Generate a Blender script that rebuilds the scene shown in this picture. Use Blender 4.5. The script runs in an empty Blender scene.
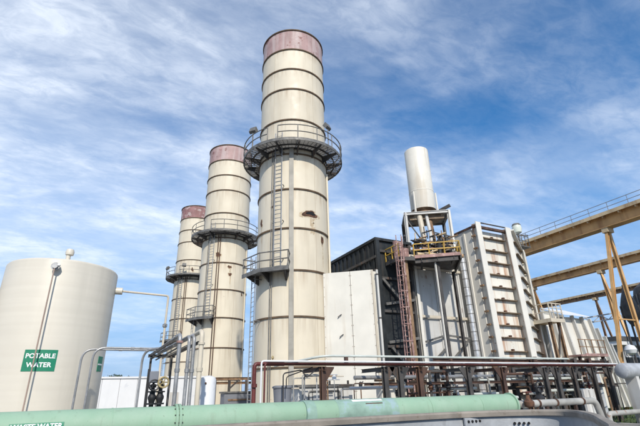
import bpy, bmesh, math, random
from mathutils import Vector, Matrix
random.seed(7)
RAD = math.radians
scene = bpy.context.scene
col = scene.collection

# ------------------------------------------------------------------ camera
EYE = Vector((0, 0, 1.9))
cam_d = bpy.data.cameras.new('camera')
cam = bpy.data.objects.new('camera', cam_d); col.objects.link(cam)
cam_d.sensor_width = 36.0; cam_d.lens = 24.02; cam_d.clip_end = 3000; cam_d.clip_start = 0.05
up_c = Vector((-27.0, 1013.0, 427.0)).normalized()            # world up seen in lens axes (x right, y up, z forward)
d_c = Vector((-235.0, -186.0, 427.0)); d_c = (d_c - up_c * d_c.dot(up_c)).normalized()
a_c = d_c.cross(up_c)
if a_c.x < 0: a_c = -a_c
B = Matrix((a_c, d_c, up_c))
cr, cu, cf = B @ Vector((1, 0, 0)), B @ Vector((0, 1, 0)), B @ Vector((0, 0, 1))
M = Matrix((cr, cu, -cf)).transposed().to_4x4(); M.translation = EYE
cam.matrix_world = M
scene.camera = cam

# ------------------------------------------------------------------ world and sun
SUN_EL, SUN_AZ = RAD(36), RAD(197)
w = bpy.data.worlds.new('World'); scene.world = w; w.use_nodes = True
nt = w.node_tree; nt.nodes.clear()
def N(t, **k):
    n = nt.nodes.new(t)
    for a, v in k.items(): setattr(n, a, v)
    return n
L = lambda a, b: nt.links.new(a, b)
out = N('ShaderNodeOutputWorld'); bg = N('ShaderNodeBackground'); bg.inputs[1].default_value = 0.145
sky = N('ShaderNodeTexSky', sky_type='NISHITA'); sky.sun_disc = False
sky.sun_elevation = SUN_EL; sky.sun_rotation = SUN_AZ; sky.air_density = 1.0; sky.dust_density = 0.15; sky.ozone_density = 2.6
tc = N('ShaderNodeTexCoord'); sep = N('ShaderNodeSeparateXYZ'); L(tc.outputs['Generated'], sep.inputs[0])
zc = N('ShaderNodeMath', operation='MAXIMUM'); L(sep.outputs[2], zc.inputs[0]); zc.inputs[1].default_value = 0.0
za = N('ShaderNodeMath', operation='ADD'); L(zc.outputs[0], za.inputs[0]); za.inputs[1].default_value = 0.16
dx = N('ShaderNodeMath', operation='DIVIDE'); L(sep.outputs[0], dx.inputs[0]); L(za.outputs[0], dx.inputs[1])
dy = N('ShaderNodeMath', operation='DIVIDE'); L(sep.outputs[1], dy.inputs[0]); L(za.outputs[0], dy.inputs[1])
cmb = N('ShaderNodeCombineXYZ'); L(dx.outputs[0], cmb.inputs[0]); L(dy.outputs[0], cmb.inputs[1])
def cloud(scale, rot, stretch, detail, rough, dist, lo, hi, off=(0, 0, 0)):
    mp = N('ShaderNodeMapping'); L(cmb.outputs[0], mp.inputs[0])
    mp.inputs['Rotation'].default_value = (0, 0, RAD(rot)); mp.inputs['Scale'].default_value = (stretch[0], stretch[1], 1)
    mp.inputs['Location'].default_value = off
    nz = N('ShaderNodeTexNoise'); L(mp.outputs[0], nz.inputs['Vector'])
    nz.inputs['Scale'].default_value = scale; nz.inputs['Detail'].default_value = detail
    nz.inputs['Roughness'].default_value = rough; nz.inputs['Distortion'].default_value = dist
    r = N('ShaderNodeMapRange'); r.interpolation_type = 'SMOOTHSTEP'; L(nz.outputs[0], r.inputs[0])
    r.inputs[1].default_value = lo; r.inputs[2].default_value = hi
    return r.outputs[0]
def math2(op, a, b):
    m = N('ShaderNodeMath', operation=op); m.use_clamp = True
    for i, v in ((0, a), (1, b)):
        if isinstance(v, (int, float)): m.inputs[i].default_value = v
        else: L(v, m.inputs[i])
    return m.outputs[0]
c_big = cloud(0.62, 20, (1, 1.25), 5, 0.55, 0.5, 0.34, 0.66, (21.8, 14.2, 0))       # broad veils
c_str = cloud(2.3, 64, (0.8, 1.5), 10, 0.60, 0.35, 0.36, 0.70, (0.4, 2.2, 0))     # wisps drawn out by the wind
c_rip = cloud(15.0, 70, (0.75, 1.4), 8, 0.66, 0.5, 0.32, 0.70, (1, 5, 0))         # small ripples
def fma(x, k, c):
    m = math2('MULTIPLY_ADD', x, k); m.node.inputs[2].default_value = c; return m
wisp = math2('MULTIPLY', fma(c_str, .50, .16), fma(c_rip, .50, .60))
mask = math2('MULTIPLY', wisp, fma(c_big, .80, .36))
mask = math2('ADD', mask, math2('MULTIPLY', c_big, .36))
lowr = N('ShaderNodeMapRange'); lowr.interpolation_type = 'SMOOTHSTEP'; L(zc.outputs[0], lowr.inputs[0])      # thinner cloud seen low down
lowr.inputs[1].default_value = 0.04; lowr.inputs[2].default_value = 0.34; lowr.inputs[3].default_value = 0.42; lowr.inputs[4].default_value = 0.92
mask = math2('MULTIPLY', mask, lowr.outputs[0])
# thin haze whitening towards the horizon
hz = N('ShaderNodeMapRange'); hz.interpolation_type = 'SMOOTHSTEP'; L(zc.outputs[0], hz.inputs[0])
hz.inputs[1].default_value = 0.55; hz.inputs[2].default_value = 0.0; hz.inputs[3].default_value = 0.0; hz.inputs[4].default_value = 0.9
sat = N('ShaderNodeHueSaturation'); sat.inputs['Saturation'].default_value = 1.38; L(sky.outputs[0], sat.inputs['Color'])
hm = N('ShaderNodeMix', data_type='RGBA'); L(hz.outputs[0], hm.inputs[0]); L(sat.outputs[0], hm.inputs[6]); hm.inputs[7].default_value = (1.7, 2.8, 4.8, 1)
mix = N('ShaderNodeMix', data_type='RGBA'); L(mask, mix.inputs[0]); L(hm.outputs[2], mix.inputs[6])
mix.inputs[7].default_value = (6.1, 6.6, 7.3, 1)
L(mix.outputs[2], bg.inputs[0]); L(bg.outputs[0], out.inputs[0])

sun_d = bpy.data.lights.new('sun', 'SUN'); sun_d.energy = 3.7; sun_d.angle = RAD(0.9); sun_d.color = (1.0, 0.935, 0.83)
sun = bpy.data.objects.new('sun', sun_d); col.objects.link(sun)
sdir = Vector((math.sin(SUN_AZ) * math.cos(SUN_EL), math.cos(SUN_AZ) * math.cos(SUN_EL), math.sin(SUN_EL)))
sun.rotation_euler = sdir.to_track_quat('Z', 'Y').to_euler(); sun.location = (0, -20, 40)

vs = scene.view_settings
vs.view_transform = 'Standard'; vs.look = 'None'; vs.gamma = 1.0; vs.exposure = 0.22; vs.use_curve_mapping = False

# ------------------------------------------------------------------ materials
MATS = {}
def paint(name, colr, rough=0.5, metal=0.0, var=0.12, vscale=0.8, streak=None, spots=None, dust=None, bump=0.15, bscale=30, rand=0.0, spec=0.4, bands=None, bleed=None):
    """painted / weathered surface: colour drift, run-down streaks, flaked spots, fine relief"""
    m = bpy.data.materials.new(name); m.use_nodes = True; t = m.node_tree; t.nodes.clear()
    def n(k, **kw):
        q = t.nodes.new(k)
        for a, v in kw.items(): setattr(q, a, v)
        return q
    l = lambda a, b: t.links.new(a, b)
    o = n('ShaderNodeOutputMaterial'); p = n('ShaderNodeBsdfPrincipled'); l(p.outputs[0], o.inputs[0])
    p.inputs['Metallic'].default_value = metal; p.inputs['Specular IOR Level'].default_value = spec
    tcn = n('ShaderNodeTexCoord'); oi = n('ShaderNodeObjectInfo')
    ro = n('ShaderNodeVectorMath', operation='SCALE'); ro.inputs[0].default_value = (37, 53, 11); l(oi.outputs['Random'], ro.inputs['Scale'])
    ad = n('ShaderNodeVectorMath', operation='ADD'); l(tcn.outputs['Object'], ad.inputs[0]); l(ro.outputs[0], ad.inputs[1])
    vec = ad.outputs[0]
    def noise(sc, det=4, st=None, ro_=0.55):
        v = vec
        if st:
            mp = n('ShaderNodeMapping'); l(vec, mp.inputs[0]); mp.inputs['Scale'].default_value = st; v = mp.outputs[0]
        z = n('ShaderNodeTexNoise'); l(v, z.inputs['Vector']); z.inputs['Scale'].default_value = sc; z.inputs['Detail'].default_value = det; z.inputs['Roughness'].default_value = ro_
        return z.outputs[0]
    def rng(s, lo, hi, a=0., b=1.):
        r = n('ShaderNodeMapRange'); l(s, r.inputs[0]); r.inputs[1].default_value = lo; r.inputs[2].default_value = hi
        r.inputs[3].default_value = a; r.inputs[4].default_value = b; return r.outputs[0]
    def mixc(f, a, b):
        x = n('ShaderNodeMix', data_type='RGBA')
        l(f, x.inputs[0])
        for i, v in ((6, a), (7, b)):
            if isinstance(v, tuple): x.inputs[i].default_value = (*v, 1)
            else: l(v, x.inputs[i])
        return x.outputs[2]
    dk = tuple(c * (1 - var * 2) for c in colr); lt = tuple(min(1, c * (1 + var * .6)) for c in colr)
    c = mixc(rng(noise(vscale, 5), 0.3, 0.7), dk, lt)
    if rand:
        hv = n('ShaderNodeHueSaturation'); l(c, hv.inputs['Color']); l(rng(oi.outputs['Random'], 0, 1, 1 - rand, 1 + rand), hv.inputs['Value']); c = hv.outputs[0]
    if bands:
        bc, amt, zs_ = bands
        c = mixc(rng(noise(1.0, 4, (.12, .12, zs_), 0.5), 0.42, 0.62, 0, amt), c, bc)
    if bleed:
        bc, amt = bleed
        at_ = n('ShaderNodeAttribute'); at_.attribute_name = 'height'
        mu = n('ShaderNodeMath', operation='MULTIPLY'); l(rng(at_.outputs['Fac'], .55, 1.0, 0, 1), mu.inputs[0]); l(rng(noise(3.2, 6, (1, 1, .06), .6), .45, .72, 0, amt), mu.inputs[1])
        c = mixc(mu.outputs[0], c, bc)
    if dust:
        dc, amt = dust
        c = mixc(rng(noise(vscale * 2.3, 6), 0.45, 0.7, 0, amt), c, dc)
    if streak:
        sc, amt, size, lo = streak
        f1 = rng(noise(size, 5, (1, 1, 0.07), 0.6), lo, lo + 0.16, 0, amt)
        c = mixc(f1, c, sc)
    if spots:
        sc, amt, size, lo = spots
        c = mixc(rng(noise(size, 6, None, 0.65), lo, lo + 0.05, 0, amt), c, sc)
    l(c, p.inputs['Base Color'])
    l(rng(noise(vscale * 4, 4), 0.3, 0.7, max(0.05, rough - .1), min(1, rough + .12)), p.inputs['Roughness'])
    if bump:
        b = n('ShaderNodeBump'); b.inputs['Strength'].default_value = bump; b.inputs['Distance'].default_value = 0.02
        l(noise(bscale, 4), b.inputs['Height']); l(b.outputs[0], p.inputs['Normal'])
    MATS[name] = m
    return m
RUST = (0.20, 0.075, 0.03); DKRUST = (0.09, 0.04, 0.022)
paint('cream', (0.65, 0.585, 0.46), .55, bleed=((0.27, 0.17, 0.09), .6), var=.05, vscale=.5, streak=((0.40, 0.33, 0.23), .28, 2.2, .53), spots=((0.25, 0.13, 0.07), .7, 3.0, .70), rand=.035, bump=.08)
paint('pink_band', (0.43, 0.285, 0.27), .6, var=.14, vscale=1.2, streak=((0.48, 0.40, 0.38), .7, 2.0, .46), spots=((0.20, 0.085, 0.07), .85, 1.3, .60), rand=.05)
paint('ring_rust', (0.13, 0.085, 0.05), .75, var=.3, vscale=2)
paint('stack_inside', (0.05, 0.04, 0.035), .9)
paint('galv', (0.33, 0.335, 0.34), .42, metal=.45, var=.16, vscale=2, streak=((0.2, 0.16, 0.12), .5, 5, .58))
paint('dark_steel', (0.075, 0.07, 0.066), .6, var=.3, vscale=1.5, streak=((0.13, 0.07, 0.04), .7, 3, .55))
paint('brown_steel', (0.085, 0.048, 0.036), .65, var=.3, vscale=1.5, streak=((0.16, 0.085, 0.05), .6, 3, .5))
paint('tray_grey', (0.36, 0.34, 0.295), .6, var=.15, vscale=1.5, streak=((0.2, 0.17, 0.13), .5, 4, .52))
paint('deck_grey', (0.24, 0.235, 0.225), .65, var=.2, vscale=2)
paint('rail_grey', (0.17, 0.165, 0.155), .55, var=.25, vscale=3, metal=.2)
paint('white_paint', (0.70, 0.675, 0.61), .5, var=.05, streak=((0.40, 0.34, 0.26), .5, 2.5, .58), spots=((0.28, 0.13, 0.06), .7, 2.2, .69), rand=.03)
paint('wall_white', (0.66, 0.67, 0.68), .55, var=.03, streak=((0.5, 0.52, 0.54), .4, 1.2, .54), spots=((0.5, 0.52, 0.55), .5, 1.1, .58))
paint('duct_white', (0.68, 0.655, 0.585), .5, var=.05, streak=((0.40, 0.30, 0.18), .42, 1.8, .56), spots=((0.3, 0.14, 0.06), .8, 2.4, .71), rand=.02)
paint('black_paint', (0.022, 0.026, 0.028), .5, var=.35, vscale=.8, streak=((0.06, 0.05, 0.045), .8, 2, .52), rand=.1)
paint('grey_panel', (0.55, 0.545, 0.52), .55, var=.08, streak=((0.25, 0.19, 0.13), .55, 2.2, .54), spots=((0.2, 0.1, 0.06), .6, 1.4, .64), rand=.05)
paint('rib_dark', (0.20, 0.145, 0.095), .7, var=.3, vscale=1.5, spots=((0.45, 0.38, 0.29), .8, 2.2, .58))
paint('rib_white', (0.70, 0.675, 0.60), .5, var=.06, streak=((0.36, 0.15, 0.055), .85, 1.7, .50), spots=((0.27, 0.10, 0.04), .9, 1.5, .63), rand=.05)
paint('old_pipe', (0.37, 0.365, 0.34), .6, var=.18, vscale=1.6, spots=((0.22, 0.11, 0.06), .8, 2.5, .60))
paint('rib_rust', (0.47, 0.36, 0.24), .65, var=.3, vscale=1.6, spots=((0.60, 0.52, 0.40), .9, 1.8, .50), rand=.15)
paint('silver', (0.62, 0.63, 0.64), .34, metal=.5, var=.12, vscale=3, streak=((0.3, 0.22, 0.15), .5, 4, .58))
paint('red_pipe', (0.125, 0.03, 0.027), .45, var=.2, vscale=2)
paint('pale_pipe', (0.53, 0.57, 0.53), .45, var=.12, vscale=1.5, spots=((0.2, 0.12, 0.08), .8, 3, .66))
paint('green_pipe', (0.26, 0.40, 0.285), .62, var=.05, vscale=.7, dust=((0.36, 0.45, 0.36), .35), streak=((0.18, 0.23, 0.16), .45, 6.0, .58), spots=((0.12, 0.11, 0.08), .8, 16.0, .66), bump=.2)
paint('faded_green', (0.26, 0.39, 0.32), .6, var=.15, vscale=3, spots=((0.27, 0.36, 0.42), .6, 3, .55))
paint('dust_rim', (0.27, 0.24, 0.205), .8, var=.18, vscale=3, spots=((0.16, 0.13, 0.10), .6, 9, .6))
paint('steel_face', (0.42, 0.44, 0.46), .48, metal=.15, var=.14, vscale=2.5, spots=((0.30, 0.31, 0.32), .7, 4, .60), streak=((0.30, 0.31, 0.33), .6, 4, .52))
paint('hole_dark', (0.012, 0.012, 0.014), .9, bump=0)
paint('crane_orange', (0.58, 0.35, 0.145), .55, var=.16, vscale=.7, streak=((0.24, 0.10, 0.04), .6, 1.2, .52), rand=.05)
paint('crane_pale', (0.60, 0.46, 0.28), .6, var=.15, streak=((0.24, 0.11, 0.05), .6, 2, .5))
paint('yellow_rail', (0.52, 0.33, 0.06), .5, var=.2, vscale=3, spots=((0.2, 0.1, 0.05), .7, 8, .62))
paint('pink_red', (0.36, 0.215, 0.19), .6, var=.25, vscale=2, spots=((0.5, 0.4, 0.36), .8, 4, .55))
paint('beige', (0.56, 0.50, 0.40), .5, var=.1, streak=((0.25, 0.16, 0.1), .5, 3, .58))
paint('tank_beige', (0.60, 0.56, 0.475), .42, var=.035, vscale=.35, streak=((0.48, 0.45, 0.38), .5, 1.0, .50), bands=((0.54, 0.50, 0.42), .5, 5), bump=.05)
paint('rust', (0.15, 0.075, 0.045), .85, var=.4, vscale=4, spots=((0.06, 0.03, 0.02), .9, 6, .5))
paint('halo', (0.50, 0.40, 0.27), .7, var=.12, vscale=3, spots=((0.60, 0.54, 0.42), .9, 4, .5))
paint('pink_dark', (0.30, 0.16, 0.155), .65, var=.2, vscale=1.5, spots=((0.45, 0.37, 0.35), .9, 1.6, .55), streak=((0.2, 0.09, 0.08), .7, 2, .5))
paint('rust_tan', (0.30, 0.19, 0.11), .75, var=.3, vscale=2, streak=((0.13, 0.065, 0.04), .8, 3, .48))
paint('level_tan', (0.36, 0.27, 0.22), .6, var=.15)
paint('bin_grey', (0.19, 0.20, 0.225), .5, var=.1)
paint('concrete', (0.36, 0.345, 0.32), .85, var=.15, vscale=1.2, spots=((0.2, 0.19, 0.17), .6, 3, .58), bump=.4)
paint('gravel', (0.25, 0.235, 0.21), .95, var=.3, vscale=.4, spots=((0.12, 0.11, 0.10), .8, 14, .5), bump=.8, bscale=60)
paint('grass', (0.075, 0.115, 0.035), .8, var=.3, vscale=1.5)
paint('sign_green', (0.012, 0.20, 0.11), .45, var=.06)
paint('sign_white', (0.78, 0.79, 0.78), .5, var=.03)
paint('valve_black', (0.025, 0.025, 0.028), .5, var=.3)
paint('brass', (0.42, 0.33, 0.17), .5, metal=.3, var=.2, vscale=5)
paint('lamp_glass', (0.62, 0.66, 0.58), .3, var=.05, bump=0)
paint('paper_white', (0.80, 0.80, 0.78), .6, var=.05)
paint('leaf', (0.05, 0.085, 0.03), .8, var=.3, vscale=2, rand=.15)
paint('bark', (0.11, 0.08, 0.055), .9, var=.3)
paint('asphalt_roof', (0.09, 0.09, 0.092), .8, var=.2)
paint('grey_wall', (0.40, 0.40, 0.40), .7, var=.12, streak=((0.2, 0.19, 0.18), .5, 1.5, .52))

# ------------------------------------------------------------------ mesh helpers
class MB:
    def __init__(s): s.v = []; s.f = []
    def add(s, vs_, fs):
        o = len(s.v); s.v += [Vector(p) for p in vs_]; s.f += [tuple(i + o for i in f) for f in fs]; return s
    def hexa(s, p):   # 8 points: bottom 4, top 4
        return s.add(p, [(3, 2, 1, 0), (4, 5, 6, 7), (0, 1, 5, 4), (1, 2, 6, 5), (2, 3, 7, 6), (3, 0, 4, 7)])
    def box(s, x0, x1, y0, y1, z0, z1):
        return s.hexa([(x0, y0, z0), (x1, y0, z0), (x1, y1, z0), (x0, y1, z0), (x0, y0, z1), (x1, y0, z1), (x1, y1, z1), (x0, y1, z1)])
    def bar(s, a, b, wd, ht, upv=(0, 0, 1)):
        a, b = Vector(a), Vector(b); d = (b - a).normalized(); u = Vector(upv)
        if abs(d.dot(u)) > .98: u = Vector((0, 1, 0))
        x = d.cross(u).normalized(); y = x.cross(d).normalized(); x *= wd / 2; y *= ht / 2
        return s.hexa([a - x - y, a + x - y, b + x - y, b - x - y, a - x + y, a + x + y, b + x + y, b - x + y])
    def ibeam(s, a, b, wd, ht, t=.03, upv=(0, 0, 1)):
        a, b = Vector(a), Vector(b); d = (b - a).normalized(); u = Vector(upv)
        if abs(d.dot(u)) > .98: u = Vector((0, 1, 0))
        x = d.cross(u).normalized(); y = x.cross(d).normalized()
        s.bar(a + y * (ht / 2 - t / 2), b + y * (ht / 2 - t / 2), wd, t, y)
        s.bar(a - y * (ht / 2 - t / 2), b - y * (ht / 2 - t / 2), wd, t, y)
        return s.bar(a, b, t, ht - 2 * t, y)
    def tube(s, pts, r, n=10, caps=True):
        pts = [Vector(p) for p in pts]; k = len(pts)
        rr = r if isinstance(r, (list, tuple)) else [r] * k
        T = []
        for i in range(k):
            if i == 0: t = pts[1] - pts[0]
            elif i == k - 1: t = pts[-1] - pts[-2]
            else: t = (pts[i + 1] - pts[i]).normalized() + (pts[i] - pts[i - 1]).normalized()
            T.append(t.normalized())
        x = T[0].orthogonal().normalized(); vv = []; ff = []
        for i in range(k):
            x = (x - T[i] * x.dot(T[i])).normalized(); y = T[i].cross(x)
            for j in range(n):
                a = 2 * math.pi * j / n; vv.append(pts[i] + (x * math.cos(a) + y * math.sin(a)) * rr[i])
        for i in range(k - 1):
            for j in range(n):
                ff.append((i * n + j, i * n + (j + 1) % n, (i + 1) * n + (j + 1) % n, (i + 1) * n + j))
        if caps: ff += [tuple(range(n - 1, -1, -1)), tuple(range((k - 1) * n, k * n))]
        return s.add(vv, ff)
    def lathe(s, prof, n=32, c=(0, 0, 0), axis=(0, 0, 1)):
        ax = Vector(axis).normalized(); x = ax.orthogonal().normalized(); y = ax.cross(x); c = Vector(c)
        vv = []; ff = []; k = len(prof)
        for r, z in prof:
            for j in range(n):
                a = 2 * math.pi * j / n; vv.append(c + ax * z + (x * math.cos(a) + y * math.sin(a)) * r)
        for i in range(k - 1):
            for j in range(n): ff.append((i * n + j, i * n + (j + 1) % n, (i + 1) * n + (j + 1) % n, (i + 1) * n + j))
        if prof[0][0] > 1e-4: ff.append(tuple(range(n - 1, -1, -1)))
        if prof[-1][0] > 1e-4: ff.append(tuple(range((k - 1) * n, k * n)))
        return s.add(vv, ff)
    def ring(s, r0, r1, z0, z1, n=48, c=(0, 0, 0)):       # closed hollow band
        return s.sector(r0, r1, z0, z1, -180, 180, n, c, True)
    def sector(s, r0, r1, z0, z1, a0, a1, n=12, c=(0, 0, 0), closed=False):
        vv = []; ff = []; m = n if closed else n + 1
        for i in range(m):
            a = RAD(a0 + (a1 - a0) * i / n); sx, cx_ = math.sin(a), -math.cos(a)
            for r, z in ((r0, z0), (r1, z0), (r1, z1), (r0, z1)): vv.append((c[0] + r * sx, c[1] + r * cx_, c[2] + z))
        for i in range(n):
            j = (i + 1) % m
            for q in range(4): ff.append((i * 4 + q, j * 4 + q, j * 4 + (q + 1) % 4, i * 4 + (q + 1) % 4))
        if not closed: ff += [(3, 2, 1, 0), tuple((m - 1) * 4 + q for q in range(4))]
        return s.add(vv, ff)
    def prism(s, poly, axis, t0, t1):                     # polygon in the plane normal to axis ('x','y','z'), given as the two other coordinates
        k = len(poly)
        def P(p, t): return {'x': (t, p[0], p[1]), 'y': (p[0], t, p[1]), 'z': (p[0], p[1], t)}[axis]
        vv = [P(p, t0) for p in poly] + [P(p, t1) for p in poly]
        return s.add(vv, [tuple(range(k - 1, -1, -1)), tuple(range(k, 2 * k))] + [(i, (i + 1) % k, k + (i + 1) % k, k + i) for i in range(k)])
    def mesh(s, name, mat, off=(0, 0, 0), smooth=True):
        me = bpy.data.meshes.new(name); o = Vector(off)
        me.from_pydata([v - o for v in s.v], [], s.f)
        bm = bmesh.new(); bm.from_mesh(me); bmesh.ops.recalc_face_normals(bm, faces=bm.faces); bm.to_mesh(me); bm.free()
        me.materials.append(MATS[mat])
        if smooth: me.shade_smooth(); me.set_sharp_from_angle(angle=RAD(32))
        return me
ROOT = {}
def tag(o, label, cat, group=None, kind=None):
    if label: o['label'] = label
    if cat: o['category'] = cat
    if group: o['group'] = group
    if kind: o['kind'] = kind
    return o
def thing(name, label, cat, loc=(0, 0, 0), group=None):
    o = bpy.data.objects.new(name, None); col.objects.link(o); o.location = loc; o.empty_display_size = .3
    ROOT[o.name] = Vector(loc); return tag(o, label, cat, group)
def part(name, mb, mat, parent, label=None, bevel=0):
    off = ROOT[parent.name]; o = bpy.data.objects.new(name, mb.mesh(name, mat, off)); col.objects.link(o)
    o.parent = parent; ROOT[o.name] = off
    if label: o['label'] = label
    if bevel:
        b = o.modifiers.new('bevel', 'BEVEL'); b.width = bevel; b.segments = 2; b.limit_method = 'ANGLE'
    return o
def solo(name, mb, mat, label, cat, group=None, bevel=0, kind=None):
    lo = Vector((min(v.x for v in mb.v), min(v.y for v in mb.v), min(v.z for v in mb.v))); hi = Vector((max(v.x for v in mb.v), max(v.y for v in mb.v), 0))
    off = Vector(((lo.x + hi.x) / 2, (lo.y + hi.y) / 2, lo.z))
    o = bpy.data.objects.new(name, mb.mesh(name, mat, off)); col.objects.link(o); o.location = off; ROOT[o.name] = off
    if bevel:
        b = o.modifiers.new('bevel', 'BEVEL'); b.width = bevel; b.segments = 2; b.limit_method = 'ANGLE'
    return tag(o, label, cat, group, kind)
def copy_tree(o, parent=None):
    c = o.copy(); col.objects.link(c); c.parent = parent
    for ch in list(o.children): copy_tree(ch, c)
    return c
def cp(a, r, z): a = RAD(a); return Vector((r * math.sin(a), -r * math.cos(a), z))      # angle from -Y towards +X
def elbow(a, c, b, r, n=6):
    """points that round the corner a-c-b with radius r"""
    a, c, b = Vector(a), Vector(c), Vector(b); u = (a - c).normalized(); v = (b - c).normalized()
    return [(c + u * r) * (1 - t) ** 2 + c * 2 * t * (1 - t) + (c + v * r) * t ** 2 for t in [i / n for i in range(n + 1)]]
def route(pts, r):
    o = [Vector(pts[0])]
    for i in range(1, len(pts) - 1): o += elbow(pts[i - 1], pts[i], pts[i + 1], r)
    return o + [Vector(pts[-1])]
def text_verts(body, size, bold=0.012):
    cu_ = bpy.data.curves.new('t', 'FONT'); cu_.body = body; cu_.size = size; cu_.align_x = 'CENTER'; cu_.align_y = 'CENTER'; cu_.offset = bold; cu_.resolution_u = 3
    ob = bpy.data.objects.new('t', cu_); col.objects.link(ob)
    dg = bpy.context.evaluated_depsgraph_get(); me = bpy.data.meshes.new_from_object(ob.evaluated_get(dg))
    v = [tuple(p.co) for p in me.vertices]; f = [tuple(p.vertices) for p in me.polygons]
    bpy.data.objects.remove(ob); bpy.data.curves.remove(cu_); bpy.data.meshes.remove(me)
    return v, f

# ------------------------------------------------------------------ ground
g = MB().add([(-900, -300, 0), (1200, -300, 0), (1200, 1500, 0), (-900, 1500, 0)], [(0, 1, 2, 3)])
tag(solo('ground', g, 'gravel', 'grey gravel yard of the plant', None), None, None, kind='structure')
g = MB().box(-14, 25, 9.5, 40, -.05, .02)
solo('concrete_apron', g, 'concrete', 'pale concrete apron under the pipes and stacks', None, kind='structure')
g = MB().box(24.2, 24.5, 13, 24, -.1, .13)
solo('kerb', g, 'concrete', 'concrete kerb between the apron and the grass', None, kind='structure')
gb = MB()
for i in range(9000):
    x, y = random.uniform(24.7, 62), random.uniform(12.5, 34); h = random.uniform(.08, .26); a = random.uniform(0, 6.28)
    p = Vector((x, y, 0)); q = Vector((math.cos(a), math.sin(a), 0)) * random.uniform(.02, .05)
    gb.add([p - q, p + q, p + Vector((random.uniform(-.1, .1), random.uniform(-.1, .1), h))], [(0, 1, 2)])
gs = MB().add([(24.5, 12, .012), (64, 12, .012), (64, 36, .012), (24.5, 36, .012)], [(0, 1, 2, 3)]); gb.add(gs.v, gs.f)
solo('grass', gb, 'grass', 'short rough grass beside the concrete kerb at right', 'grass', kind='stuff')

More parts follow.
